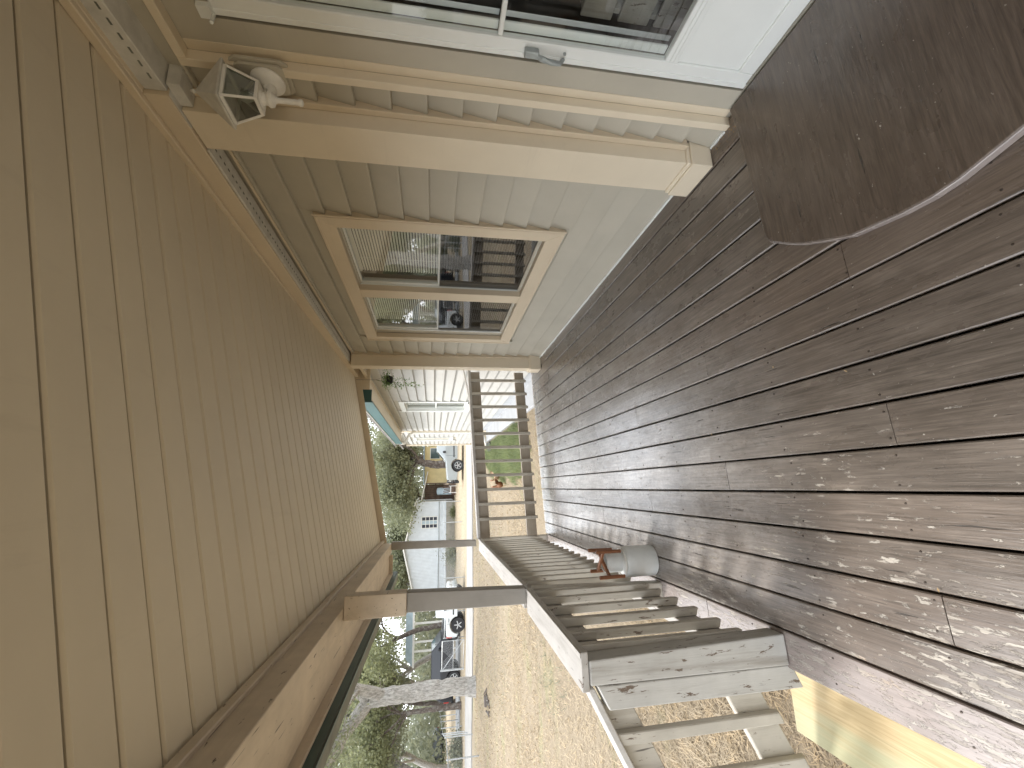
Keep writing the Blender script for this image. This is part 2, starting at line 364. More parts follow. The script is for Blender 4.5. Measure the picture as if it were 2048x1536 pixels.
for k in range(-4, 12):
    xa = -.061+.1443*k; g0 = .0035+.0015*random.random(); g1 = .0035+.0015*random.random()
    cuts = [Y0]+sorted(joints.get(k, []))+[Y1]
    for a, b in zip(cuts[:-1], cuts[1:]):
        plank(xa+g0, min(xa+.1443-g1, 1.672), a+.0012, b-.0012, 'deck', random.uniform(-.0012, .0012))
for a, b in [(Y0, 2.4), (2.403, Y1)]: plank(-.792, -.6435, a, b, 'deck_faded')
fr = MB()
for jy in np.arange(Y0+.02, Y1, .433): fr.hexa([(-.77, jy, -.22), (1.67, jy, -.10), (1.67, jy+.038, -.10), (-.77, jy+.038, -.22), (-.77, jy, -.076), (1.67, jy, .045), (1.67, jy+.038, .045), (-.77, jy+.038, -.076)])
fr.build('joists', 'dark', deck, kind='stuff')
MB().box(-.788, -.75, Y0, 5.99, -.24, -.077).build('rim_board', 'railx', deck)
MB().hexa([(-.745, 5.955, -.24), (1.67, 5.955, -.12), (1.67, 5.99, -.12), (-.745, 5.99, -.24), (-.745, 5.955, -.076), (1.67, 5.955, .045), (1.67, 5.99, .045), (-.745, 5.99, -.076)]).build('rim_board', 'railx', deck)
sc_ = MB()
for k in range(-5, 12):
    xa = -.061+.1443*k
    for jy in np.arange(.32, 6, .433):
        for dx in (.028, .116):
            x = xa+dx+random.uniform(-.006, .006); y = jy+random.uniform(-.012, .012); z = SD*x+.0016
            sc_.lathe([(.0034, -.002), (.0034, .0002), (.0015, .0005)], (x, y, z), 7)
sc_.build('screws', 'screw', deck, kind='stuff')

# plywood door platform with a curved front edge
out = [(1.66, 1.492), (1.522, 1.473), (1.269, 1.463), (1.02, 1.455), (.984, 1.45), (.955, 1.435), (.930, 1.40), (.895, 1.35), (.866, 1.301), (.822, 1.201), (.787, 1.112), (.764, .952), (.760, .87), (.766, .80), (.80, .65), (.86, .50), (.95, .36), (1.1, .22), (1.3, .12), (1.66, .10)]
pl = MB(); pl.prism([(x, y, SD*x+.003) for x, y in out], [(x, y, SD*x+.034) for x, y in out])
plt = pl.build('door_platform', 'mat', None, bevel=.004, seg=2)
o2 = [(1.66-(1.66-x)*1.0045, .8+(y-.8)*1.004) for x, y in out]
MB().prism([(x, y, SD*x+.0035) for x, y in o2], [(x, y, SD*x+.029) for x, y in o2]).build('worn_edge', 'deck_faded', plt, .002)
tag(plt, 'dark brown painted plywood platform with a curved front edge lying before the door', 'platform')

# ================================================================== HOUSE
house = thing('house', (3.0, 5.0, -.3), 'beige lap sided house with tan trim running along the right of the porch', 'house')
WX = 1.676
def wall_piece(y0, y1, z0, z1): bx('wall', 'sid', house, WX, WX+.14, y0, y1, z0, z1)
# wall shell round the door (y .40-1.41), the window (2.62-4.63) and the wing window (8.68-9.6)
for y0, y1, z0, z1 in [(-2.6, .40, -.4, 2.9), (.40, 1.405, 2.245, 2.9), (.40, 1.405, -.4, .115), (1.405, 2.62, -.4, 2.9), (2.62, 4.635, -.4, .735), (2.62, 4.635, 2.06, 2.9),
                       (4.635, 8.68, -.4, 2.9), (8.68, 9.62, -.4, .80), (8.68, 9.62, 2.03, 2.9), (9.62, 17.6, -.4, 2.9)]: wall_piece(y0, y1, z0, z1)
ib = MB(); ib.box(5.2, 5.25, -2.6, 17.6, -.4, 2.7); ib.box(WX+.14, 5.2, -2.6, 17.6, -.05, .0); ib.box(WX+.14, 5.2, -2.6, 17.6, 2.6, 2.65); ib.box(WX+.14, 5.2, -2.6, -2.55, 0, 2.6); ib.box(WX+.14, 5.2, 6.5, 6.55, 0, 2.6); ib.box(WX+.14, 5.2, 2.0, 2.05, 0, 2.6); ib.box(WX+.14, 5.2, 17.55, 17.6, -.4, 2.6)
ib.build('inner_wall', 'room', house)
PITCH = .1556
def siding(y0, y1, zs0=.0885, zend=2.46, off=0., holes=(), seams=(), sm='sid'):
    k = 0
    while True:
        z0 = zs0+off+PITCH*k; z1 = z0+PITCH; k += 1
        if z0 > zend-.02: break
        segs = [(y0, y1)]
        for (hy0, hy1, hz0, hz1) in holes:
            if z1 > hz0+.02 and z0 < hz1-.02:
                segs = [q for a, b in segs for q in ((a, min(b, hy0)), (max(a, hy1), b)) if q[1]-q[0] > .02]
        for sy, ks in seams:
            if k in ks: segs = [q for a, b in segs for q in (((a, sy-.001), (sy+.001, b)) if a < sy < b else ((a, b),))]
        zt = min(z1+.006, zend)
        for a, b in segs:
            pr = [(1.6415, z0), (1.6355, z0+.003), (1.636, z0+.012), (1.6675, zt), (1.6745, zt), (1.6745, z0+.002)]
            MB().prism([(x, a, z) for x, z in pr], [(x, b, z) for x, z in pr]).build('siding_board', sm, house)
HW = (2.515, 4.835, .595, 2.185)
siding(1.579, 1.690); siding(1.93, 5.43, holes=[HW]); siding(-2.6, .22)
siding(5.62, 13.25, off=-.035, zend=2.42, holes=[(8.58, 9.72, .69, 2.14)], seams=[(7.6, (11, 12, 13, 14)), (8.3, (3, 4)), (10.9, (4, 5, 12, 13)), (11.9, (7, 8, 15))], sm='sidp')
siding(13.5, 17.4, off=-.035, zend=2.42, holes=[(15.0, 16.0, .8, 2.14)], sm='sidp')
# siding above the door
for z0 in (2.44, 2.50):
    pr = [(1.650, z0), (1.664, min(z0+.15, 2.6)), (1.674, min(z0+.15, 2.6)), (1.674, z0)]
    if z0 == 2.44: MB().prism([(x, -2.6, z) for x, z in pr], [(x, 1.70, z) for x, z in pr]).build('siding_board', 'sid', house)
bx('base_strip', 'metalwhite', house, 1.622, 1.674, 1.93, 5.43, .062, .092, .003)
bx('base_strip', 'metalwhite', house, 1.622, 1.674, 1.579, 1.690, .062, .092, .003)
bx('base_strip', 'concrete', house, 1.655, 1.70, 5.63, 13.3, -.25, .05)
bx('top_channel', 'trim', house, 1.646, 1.674, 1.93, 5.43, 2.445, 2.462, .002)
bx('top_channel', 'trim', house, 1.650, 1.674, 5.62, 13.3, 2.405, 2.43, .002)
# pilasters with plinths
def pilaster(y0, y1, x0, ztop, plinth_top, zb):
    p = bx('pilaster', 'trimlight', house, x0, 1.662, y0, y1, plinth_top, ztop, .002)
    bx('plinth', 'trimlight', p, x0-.018, 1.668, y0-.018, y1+.012, zb, plinth_top-.02, .003)
    bx('plinth_cap', 'trimlight', p, x0-.010, 1.666, y0-.010, y1+.008, plinth_top-.021, plinth_top, .005)
    bx('edge_strip', 'trim', p, 1.618, 1.672, y0-.028, y0-.001, plinth_top, ztop, .002); bx('edge_strip', 'trim', p, 1.616, 1.622, y0-.036, y0-.0285, plinth_top, ztop)
    return p
pilaster(1.712, 1.925, 1.545, 2.485, .215, .082); pilaster(5.43, 5.585, 1.485, 2.46, .235, .078)
# ledger band, vented strip
bx('ledger_band', 'trim', house, 1.530, 1.66, 1.63, 6.2, 2.490, 2.60, .003)
bx('ledger_band', 'trim', house, 1.530, 1.66, -2.4, 1.628, 2.575, 2.62, .003)
bx('ceiling_bead', 'trim', house, 1.505, 1.530, -2.4, 6.2, 2.575, 2.612, .004)
vs_ = MB(); vs_.box(1.538, 1.640, 1.93, 5.44, 2.476, 2.4885); vs_.build('vent_strip', 'vent', house, .002)
vs_ = MB(); vs_.hexa([(1.55, .2, 2.55), (1.66, .2, 2.55), (1.66, 1.63, 2.49), (1.55, 1.63, 2.495), (1.55, .2, 2.74), (1.66, .2, 2.74), (1.66, 1.63, 2.574), (1.55, 1.63, 2.574)]); vs_.build('vent_strip', 'vent', house, .003)
MB().box(1.535, 1.655, 1.629, 1.80, 2.486, 2.489).box(1.56, 1.655, 1.60, 1.706, 2.44, 2.4875).build('vent_strip', 'vent', house, .004)
vh = MB()
for y in np.arange(1.97, 5.4, .045): vh.box(1.578, 1.588, y, y+.018, 2.4750, 2.4757)
for y in np.arange(.9, 1.6, .05): vh.box(1.5485, 1.5495, y, y+.024, 2.545-.04*y+.035, 2.552-.04*y+.035)
vh.build('vent_slots', 'gutterdirty', house, kind='stuff')
# wing eave: green fascia, tan soffit boards
def eave(name, mat, prof, y0, y1): MB().prism([(x, y0, z) for x, z in prof], [(x, y1, z) for x, z in prof]).build(name, mat, house, .002)
eave('fascia', 'greenroof', [(1.18, 2.30), (1.205, 2.30), (1.205, 2.47), (1.18, 2.47)], 6.25, 12.3)
eave('drip_edge', 'white', [(1.165, 2.472), (1.215, 2.472), (1.215, 2.484), (1.165, 2.484)], 6.25, 12.3)
eave('soffit_board', 'trim', [(1.207, 2.31), (1.26, 2.33), (1.26, 2.35), (1.207, 2.35)], 6.25, 12.6)
eave('soffit_board', 'trimlight', [(1.262, 2.335), (1.40, 2.355), (1.40, 2.38), (1.262, 2.36)], 6.25, 12.6)
eave('soffit_board', 'trimlight', [(1.402, 2.36), (1.53, 2.378), (1.53, 2.40), (1.402, 2.385)], 6.25, 12.9)
eave('frieze_board', 'trim', [(1.532, 2.37), (1.672, 2.40), (1.672, 2.43), (1.532, 2.41)], 5.6, 13.2)
eave('roof', 'shingle', [(1.16, 2.486), (3.6, 3.3), (3.6, 3.36), (1.16, 2.52)], 6.26, 12.9)
eave('roof', 'shingle', [(1.5, 2.60), (3.6, 3.3), (3.6, 3.36), (1.5, 2.66)], 12.95, 17.8)
eave('roof', 'shingle', [(3.6, 3.3), (6, 2.5), (6, 2.56), (3.6, 3.36)], -3, 17.8)
bx('fascia_end', 'greenroof', house, 1.182, 1.36, 6.228, 6.245, 2.31, 2.485); bx('eave_end', 'trim', house, 1.3605, 1.67, 6.228, 6.245, 2.34, 2.60)
# wing corner: downspout, corner boards, small far window
ds = MB(); ds.tube([(1.20, 12.35, 2.32), (1.22, 12.6, 2.26), (1.56, 13.2, 2.16), (1.60, 13.33, 2.08), (1.60, 13.36, .1), (1.50, 13.3, -.02), (1.1, 13.0, -.10)], .036, 8); ds.build('downspout', 'white', house, smooth=True)
bx('corner_board', 'trimlight', house, 1.63, 1.675, 13.25, 13.5, -.2, 2.40, .003)
bx('corner_board', 'trimlight', house, 1.60, 1.675, 17.4, 17.6, -.3, 2.5, .003)
# windows
def window(y0, y1, z0, z1, units, tw, xf, zmeet, name='window', dark_lower=False, blind=True, tm='trim'):
    zi0, zi1, yi0, yi1 = z0+tw, z1-tw, y0+tw, y1-tw
    c = thing(name, (1.67, (y0+y1)/2, (z0+z1)/2)); c.parent = house; c.location = Vector((1.67, (y0+y1)/2, (z0+z1)/2))-house.location
    t = .004
    def tr(nm, a, b, cc, e): MB().box(xf, 1.672, a, b, cc, e).build(nm, 'trim', c, .004)
    # mitred casing
    for nm, q in (('casing', [(y0, z0), (y0, z1), (yi0, zi1), (yi0, zi0)]), ('casing', [(y1, z1), (y1, z0), (yi1, zi0), (yi1, zi1)]),
                  ('casing', [(y0, z1), (y1, z1), (yi1, zi1), (yi0, zi1)]), ('sill', [(y1, z0), (y0, z0), (yi0, zi0), (yi1, zi0)])):
        MB().prism([(xf, a, b) for a, b in q], [(1.672, a, b) for a, b in q]).build(nm, tm, c, .003)
    MB().box(xf-.003, xf+.006, y0-.013, y0-.0002, z0-.004, z1+.004).build('casing_lip', tm, c, .001)
    MB().box(xf-.003, xf+.006, y1+.0002, y1+.010, z0-.004, z1+.004).build('casing_lip', tm, c, .001)
    bd = MB(); e = .018
    bd.box(xf-.004, xf, y0+.004, y0+e, z0+.004, z1-.004).box(xf-.004, xf, y1-e, y1-.004, z0+.004, z1-.004).box(xf-.004, xf, y0+e, y1-e, z1-e, z1-.004).box(xf-.004, xf, y0+e, y1-e, z0+.004, z0+e)
    bd.build('casing_bead', tm, c, .0015)
    for i, (a, b) in enumerate(units):
        if i: MB().box(xf+.001, 1.674, units[i-1][1], a, zi0, zi1).build('mullion', 'trim', c, .003)
        sa = MB(); w_ = .024; X0, X1 = 1.690, 1.712
        sa.box(1.672, 1.74, a-.012, a, zi0, zi1).box(1.672, 1.74, b, b+.012, zi0, zi1).box(1.672, 1.74, a, b, zi1, zi1+.012).box(1.672, 1.74, a, b, zi0-.012, zi0)
        sa.build('jamb', 'metalwhite', c, .001)
        for (s0, s1, xo, nm) in ((zmeet, zi1, 0, 'upper_sash'), (zi0, zmeet+.03, .022, 'lower_sash')):
            sh = MB(); sh.box(X0+xo, X1+xo, a+.001, a+w_, s0, s1).box(X0+xo, X1+xo, b-w_, b-.001, s0, s1).box(X0+xo, X1+xo, a+w_, b-w_, s1-w_, s1-.001).box(X0+xo, X1+xo, a+w_, b-w_, s0+.001, s0+w_)
            so_ = sh.build(nm, 'metalwhite', c, .002)
        for (s0, s1, xo) in ((zmeet, zi1, 0), (zi0, zmeet+.03, .022)):
            MB().add([(X0+.01+xo, a+w_, s0+w_), (X0+.01+xo, b-w_, s0+w_), (X0+.01+xo, b-w_, s1-w_), (X0+.01+xo, a+w_, s1-w_)], [(0, 1, 2, 3)]).build('pane', 'glass', c)
        if dark_lower:
            MB().add([(1.684, a+.004, zi0+.01), (1.684, b-.004, zi0+.01), (1.684, b-.004, zmeet+.012), (1.684, a+.004, zmeet+.012)], [(0, 1, 2, 3)]).build('insect_screen', 'screen', c)
        if blind:
            bl = MB(); z = zi0+.03; bw = .011; bb = b-(.09 if dark_lower else .01)
            while z < zi1-.03:
                bl.hexa([(1.752, a+.02, z+.007), (1.762, a+.02, z-.004), (1.762, bb, z-.004), (1.752, bb, z+.007), (1.7535, a+.02, z+.008), (1.7635, a+.02, z-.003), (1.7635, bb, z-.003), (1.7535, bb, z+.008)]); z += .0205
            bl.box(1.745, 1.775, a+.015, bb, zi1-.03, zi1)
            for q in (.25, .75): bl.box(1.757, 1.759, a+(bb-a)*q, a+(bb-a)*q+.003, zi0+.02, zi1)
            bl.build('blind', 'blind', c, kind='stuff')
    return c
window(2.515, 4.835, .597, 2.183, [(2.635, 3.54), (3.69, 4.615)], .115, 1.620, 1.405, dark_lower=True)
window(8.58, 9.72, .69, 2.14, [(8.69, 9.61)], .10, 1.630, 1.40, tm='metalwhite')
window(15.0, 16.0, .8, 2.14, [(15.1, 15.9)], .10, 1.630, 1.45, blind=False, tm='metalwhite')
# door casing
bx('door_casing', 'trimlight', house, 1.626, 1.675, 1.541, 1.577, .066, 2.43, .003)
bx('door_casing', 'trimlight', house, 1.688, 1.70, 1.405, 1.5405, .10, 2.30, .002)
bx('door_casing', 'trimlight', house, 1.626, 1.675, .2, 1.5405, 2.395, 2.43, .003)
bx('door_casing', 'trimlight', house, 1.688, 1.70, .3, 1.405, 2.25, 2.394, .002)
bx('door_casing', 'trimlight', house, 1.672, 1.688, 1.5, 1.5405, .10, 2.3945, .001)
# storm door
door = MB().box(1.678, 1.712, 1.325, 1.392, .118, 2.243).build('storm_door', 'metalwhite', house, .004)
for nm, a in (('stile', (1.678, 1.712, .42, .49, .118, 2.243)), ('top_rail', (1.678, 1.712, .49, 1.325, 2.17, 2.243)), ('middle_rail', (1.684, 1.708, .49, 1.325, 1.203, 1.222)),
              ('lock_rail', (1.678, 1.712, .49, 1.325, .470, .528)), ('bottom_rail', (1.678, 1.712, .49, 1.325, .118, .19))):
    MB().box(*a).build(nm, 'metalwhite', door, .003)
MB().box(1.674, 1.6775, .49, 1.325, .490, .4945).box(1.674, 1.6775, .49, 1.325, .506, .5105).build('rail_bead', 'metalwhite', door, .001)
MB().box(1.688, 1.704, .49, 1.325, .19, .47).build('bottom_panel', 'metalwhite', door, .001)
for z0, z1 in ((.528, 1.203), (1.222, 2.17)):
    MB().add([(1.694, .49, z0), (1.694, 1.325, z0), (1.694, 1.325, z1), (1.694, .49, z1)], [(0, 1, 2, 3)]).build('pane', 'glass', door)
    MB().box(1.714, 1.724, 1.29, 1.325, z0, z1).build('inner_track', 'metalwhite', door, .002)
    MB().box(1.730, 1.736, 1.262, 1.284, z0, z1).build('inner_track', 'galv', door, .002)
MB().box(1.674, 1.68, 1.37, 1.3925, .118, 2.243).build('door_edge_strip', 'metalwhite', door, .002)
h = MB(); h.box(1.648, 1.678, 1.343, 1.372, 1.055, 1.112); h.build('handle_base', 'handle', door, .004)
h = MB(); h.tube([(1.660, 1.36, 1.07), (1.645, 1.362, 1.04), (1.640, 1.366, 1.0), (1.645, 1.37, .965), (1.668, 1.37, .95)], [.009, .011, .011, .010, .008], 8); h.build('handle_grip', 'handle', door, smooth=True)
MB().box(1.664, 1.6775, 1.345, 1.352, .944, .955).build('handle_foot', 'handle', door, .002)
MB().tube([(1.665, 1.385, 2.236), (1.60, 1.36, 2.225)], .006, 6).box(1.655, 1.677, 1.35, 1.395, 2.235, 2.28).build('door_closer', 'metalwhite', door)
# things inside, seen dimly through the door glass
cr = thing('wooden_crate', (2.1, 1.2, .0), 'weathered wooden crate standing dimly behind the storm door glass', 'crate')
for i in range(5):
    MB().box(1.98, 1.998, .62, 1.42, .02+.17*i, .16+.17*i).build('slat', 'lumberold' if False else 'bal', cr, .003)
MB().box(1.999, 2.35, .64, .66, .02, .84).build('side', 'bal', cr); MB().box(1.999, 2.35, 1.38, 1.40, .02, .84).build('side', 'bal', cr)

# ================================================================== PORCH ROOF (part of the house: ceiling, beam, eave, gutter)
def cz_(x, y): return 2.103+(x+.66)*(.235-.043*min(1, max(-.3, (y-1.33)/5))) + .003*(y-1.33)
porch = thing('porch_ceiling', (.4, 2.0, 2.2), kind='structure')
k = -24
while True:
    y0 = 1.129+.1445*k; y1 = y0+.1445; k += 1
    if y0 > 6.15: break
    if y0 < -2.5: continue
    y1 = min(y1, 6.2); gw = .011 if k % 2 else .009; c = .007
    xs = (-.668, 1.54)
    def sec(x): return [(x, y0+gw/2, cz_(x, y0)+.012), (x, y0+gw/2, cz_(x, y0)+c), (x, y0+gw/2+c, cz_(x, y0)), (x, y1-gw/2-c, cz_(x, y1)), (x, y1-gw/2, cz_(x, y1)+c), (x, y1-gw/2, cz_(x, y1)+.012)]
    MB().prism(sec(xs[0]), sec(xs[1])).build('ceiling_board', 'ceil', porch)
MB().hexa([(-.66, -2.6, cz_(-.66, -1)+.02), (1.70, -2.6, cz_(1.7, -1)+.05), (1.70, 6.19, cz_(1.7, 6.2)+.02), (-.66, 6.19, cz_(-.66, 6.2)+.02), (-.66, -2.6, 2.2), (1.70, -2.6, 2.85), (1.70, 6.19, 2.78), (-.66, 6.19, 2.22)]).build('backing', 'dark', porch)
MB().prism([(-1.0, -3, 2.03), (3.6, -3, 3.3), (3.6, -3, 3.36), (-1.0, -3, 2.09)], [(-1.0, 6.3, 2.03), (3.6, 6.3, 3.3), (3.6, 6.3, 3.36), (-1.0, 6.3, 2.09)]).build('porch_roof', 'shingle', house)
bx('ceiling_molding', 'beam', house, -.668, -.645, -2.4, 3.02, 2.062, 2.098, .004); bx('ceiling_molding', 'beam', house, -.668, -.645, 3.022, 6.2, 2.066, 2.104, .004)
bx('porch_beam', 'beam', house, -.780, -.662, -2.4, 2.95, 1.957, 2.16, .003); bx('porch_beam', 'beam', house, -.780, -.662, 2.952, 6.0, 1.960, 2.163, .003)
bx('eave_soffit', 'beam', house, -.992, -.7815, -2.4, 5.85, 1.972, 1.984)
bx('eave_fascia', 'beam', house, -1.012, -.993, -2.4, 5.88, 1.928, 2.04, .002)
bx('eave_end_board', 'beam', house, -1.0, -.782, 5.852, 5.875, 1.93, 2.08, .002)
gu = MB(); prf = [(-1.014, 2.03), (-1.014, 1.888), (-1.03, 1.884), (-1.11, 1.884), (-1.135, 1.91), (-1.15, 1.99), (-1.15, 2.02), (-1.145, 2.02), (-1.13, 1.915), (-1.108, 1.889), (-1.02, 1.889), (-1.018, 2.03)]
gu.prism([(x, -2.4, z) for x, z in prf], [(x, 6.1, z) for x, z in prf]); gu.build('gutter', 'gutterdirty', house)
bx('gutter_back', 'gutter', house, -1.0135, -1.0125, -2.4, 6.1, 1.889, 1.932)
bx('gutter_shade_strip', 'gutter', house, -1.034, -1.0145, -2.4, 6.09, 1.878, 1.8835)  # dark strip added to stand in for shade along the gutter's back
ra = MB(); ra.prism([(-.9, 6.202, 2.0), (1.72, 6.202, 2.50), (1.72, 6.202, 2.72), (-.9, 6.202, 2.16)], [(-.9, 6.225, 2.0), (1.72, 6.225, 2.50), (1.72, 6.225, 2.72), (-.9, 6.225, 2.16)]); ra.build('rake_board', 'trim', house)

# ================================================================== POSTS AND RAILINGS
def post(name, pts, label, group, block=None):
    c = thing(name, ((pts[0]+pts[1])/2, pts[2], pts[4]), label, 'post', group)
    return c
mp_ = thing('porch_post', (-.69, 2.93, -.03), 'grey beige porch post with a wide block at its top, nearer of the two posts', 'post', 'porch posts')
MB().hexa([(-.775, 2.90, -.04), (-.656, 2.90, -.035), (-.656, 2.99, -.035), (-.775, 2.99, -.04), (-.742, 2.90, .83), (-.632, 2.90, .83), (-.632, 2.99, .83), (-.742, 2.99, .83)]).build('post_base', 'bal', mp_, .004)
MB().hexa([(-.720, 2.90, .8755), (-.626, 2.90, .8755), (-.626, 2.99, .8755), (-.720, 2.99, .8755), (-.716, 2.90, 1.60), (-.603, 2.90, 1.60), (-.603, 2.99, 1.60), (-.716, 2.99, 1.60)]).build('post_shaft', 'post', mp_, .004)
MB().hexa([(-.730, 2.89, 1.602), (-.603, 2.89, 1.602), (-.603, 3.0, 1.602), (-.730, 3.0, 1.602), (-.730, 2.89, 1.955), (-.600, 2.89, 1.955), (-.600, 3.0, 1.955), (-.730, 3.0, 1.955)]).build('post_block', 'beam', mp_, .004)
fp = thing('porch_post', (-.70, 5.98, -.03), 'slim beige porch post at the far outer corner of the deck', 'post', 'porch posts')
MB().box(-.755, -.655, 5.95, 6.05, -.035, .85).build('post_base', 'bal', fp, .004)
MB().hexa([(-.748, 5.95, .905), (-.672, 5.95, .905), (-.672, 6.04, .905), (-.748, 6.04, .905), (-.738, 5.95, 1.958), (-.645, 5.95, 1.958), (-.645, 6.04, 1.958), (-.738, 6.04, 1.958)]).build('post_shaft', 'post', fp, .004)
nw = thing('newel_post', (-.715, 1.9, -.04), 'peeling grey newel post at the near end of the side railing', 'post')
MB().hexa([(-.776, 1.843, -.035), (-.655, 1.843, -.03), (-.655, 1.94, -.03), (-.776, 1.94, -.035), (-.770, 1.843, .843), (-.680, 1.843, .843), (-.680, 1.94, .843), (-.770, 1.94, .843)]).build('post_shaft', 'newel', nw, .006, seg=2)

def baluster(x0, x1, y0, y1, zb, zt, parent, face):
    m = MB()   # chamfered foot
    if face == 'x': m.prism([(x0, y0, zb+.012), (x1, y0, zb), (x1, y0, zt), (x0, y0, zt)][::1], [(x0, y1, zb+.012), (x1, y1, zb), (x1, y1, zt), (x0, y1, zt)])
    else: m.prism([(x0, y0, zb+.02), (x0, y1, zb), (x0, y1, zt), (x0, y0, zt)], [(x1, y0, zb+.02), (x1, y1, zb), (x1, y1, zt), (x1, y0, zt)])
    return m.build('baluster', 'bal', parent, .004, seg=2)
# end railing
er = thing('deck_railing', (.45, 5.95, 0), 'low railing across the far end of the deck', 'railing', 'porch railings')
def slab(nm, mat, par, x0, x1, y0, y1, zl0, zl1, dz0, dz1, bv=.004):   # follows the deck fall
    MB().hexa([(x0, y0, zl0+dz0), (x1, y0, zl1+dz0), (x1, y1, zl1+dz0), (x0, y1, zl0+dz0), (x0, y0, zl0+dz1), (x1, y0, zl1+dz1), (x1, y1, zl1+dz1), (x0, y1, zl0+dz1)]).build(nm, mat, par, bv)
zl, zr = -.032, .078
slab('handrail', 'rail', er, -.66, 1.60, 5.905, 6.045, zl, zr, .882, .918)
slab('top_rail', 'railx', er, -.654, 1.56, 5.952, 5.99, zl, zr, .752, .8815)
slab('bottom_rail', 'railx', er, -.654, 1.56, 5.952, 5.99, zl, zr, .128, .26)
for x in (1.433, 1.247, 1.062, .878, .693, .508, .325, .140, -.045, -.230, -.418): baluster(x-.019, x+.019, 5.912, 5.9505, SD*x+.10, SD*x+.8815, er, 'y')
# side railing, two bays
def side_bay(y0, y1, xa, xb, ys, label):
    sr = thing('deck_railing', (-.7, (y0+y1)/2, 0), label, 'railing', 'porch railings')
    def sl(nm, mat, xi0, xi1, z0, z1, dx=0):
        MB().hexa([(xa+xi0, y0, z0), (xa+xi1, y0, z0), (xb+xi1, y1, z0), (xb+xi0, y1, z0), (xa+xi0, y0, z1), (xa+xi1, y0, z1), (xb+xi1, y1, z1), (xb+xi0, y1, z1)]).build(nm, mat, sr, .004, seg=2)
    sl('handrail', 'rail', -.142, 0, .845, .875); sl('handrail_lip', 'rail', -.022, -.002, .8755, .879)
    y0 += .092 if y0 < 2 else 0; sl('top_rail', 'rail', -.085, -.047, .715, .8445); sl('bottom_rail', 'rail', -.085, -.047, .10, .225)
    for y in ys:
        t = (y-y0)/(y1-y0); x = xa+(xb-xa)*t-.0455
        baluster(x, x+.038, y-.019, y+.019, .09, .8445, sr, 'x')
    return sr
side_bay(1.85, 2.896, -.650, -.625, [1.965, 2.115, 2.305, 2.495, 2.685, 2.835], 'short grey side railing between the newel post and the nearer porch post')
side_bay(2.994, 5.90, -.625, -.655, [3.10+.184*i for i in range(15)], 'long side railing between the two porch posts, behind the white jug')
# stair railing
st = thing('stair_railing', (-1.3, 1.92, -.4), 'sloping grey railing descending beside the porch step', 'railing')
def slope(nm, mat, x0, x1, y0, y1, zt, th, sl=-.5, bv=.004):
    MB().hexa([(x1, y0, zt+(x1-x0)*sl-th), (x0, y0, zt-th), (x0, y1, zt-th), (x1, y1, zt+(x1-x0)*sl-th), (x1, y0, zt+(x1-x0)*sl), (x0, y0, zt), (x0, y1, zt), (x1, y1, zt+(x1-x0)*sl)]).build(nm, mat, st, bv)
K = .5
slope('handrail', 'rail', -.795, -2.0, 1.885, 2.0, .845, .030, K)
slope('top_rail', 'bal', -.87, -1.95, 1.935, 1.972, .775, .125, K)
slope('bottom_rail', 'bal', -.87, -1.95, 1.935, 1.972, .225, .16, K)
MB().hexa([(-.872, 1.86, -.10), (-.782, 1.86, -.06), (-.782, 1.948, -.06), (-.872, 1.948, -.10), (-.868, 1.86, .765), (-.779, 1.86, .81), (-.779, 1.948, .81), (-.868, 1.948, .765)]).build('post_shaft', 'newel', st, .005, seg=2)
for i, x in enumerate((-.99, -1.165, -1.34, -1.515, -1.69)):
    zt = .775+(x+.87)*.5; MB().prism([(x-.022, 1.897, zt-.73), (x+.022, 1.897, zt-.71), (x+.022, 1.897, zt+.018), (x-.022, 1.897, zt)], [(x-.022, 1.934, zt-.745), (x+.022, 1.934, zt-.725), (x+.022, 1.934, zt+.018), (x-.022, 1.934, zt)]).build('baluster', 'bal', st, .004)
MB().box(-2.0, -1.91, 1.9, 1.99, -.5, .36).build('end_post', 'newel', st, .005)
# step
stp = thing('wooden_step', (-.97, 1.0, -.45), 'fresh yellow treated lumber step along the outer edge of the deck', 'step')
MB().box(-1.125, -.835, -.6, 2.045, -.218, -.18).build('tread', 'lumber', stp, .004)
MB().box(-1.10, -1.06, -.6, 2.04, -.52, -.2185).build('riser', 'railx', stp)
MB().box(-1.059, -.85, 1.99, 2.03, -.52, -.2185).build('stringer', 'railx', stp); MB().box(-1.059, -.85, .9, .94, -.52, -.2185).build('stringer', 'railx', stp)

# ================================================================== WALL LANTERN
lt = thing('wall_lantern', (1.64, 1.60, 2.12), 'white square glazed coach lantern on the siding beside the door', 'lamp')
mb_ = MB(); oc = [(1.519, 2.06), (1.535, 2.035), (1.655, 2.035), (1.676, 2.06), (1.676, 2.225), (1.655, 2.25), (1.535, 2.25), (1.519, 2.225)]
mb_.prism([(1.640, y, z) for y, z in oc], [(1.655, y, z) for y, z in oc]); oc2 = [(1.5975+(y-1.5975)*.86, 2.1425+(z-2.1425)*.86) for y, z in oc]
mb_.prism([(1.625, y, z) for y, z in oc2], [(1.6395, y, z) for y, z in oc2]); mb_.build('mounting_block', 'sid', lt, .003)
LX, LY = 1.515, 1.575
MB().lathe([(.064, 1.6245), (.064, 1.617), (.052, 1.606), (.035, 1.598), (.018, 1.592), (.012, 1.58)], (0, 1.60, 2.125), 28, 'x').build('back_plate', 'white', lt, smooth=True)
MB().tube([(1.60, 1.60, 2.115), (1.56, 1.59, 2.10), (LX, LY, 2.105)], [.02, .018, .018], 10).build('arm', 'white', lt, smooth=True)
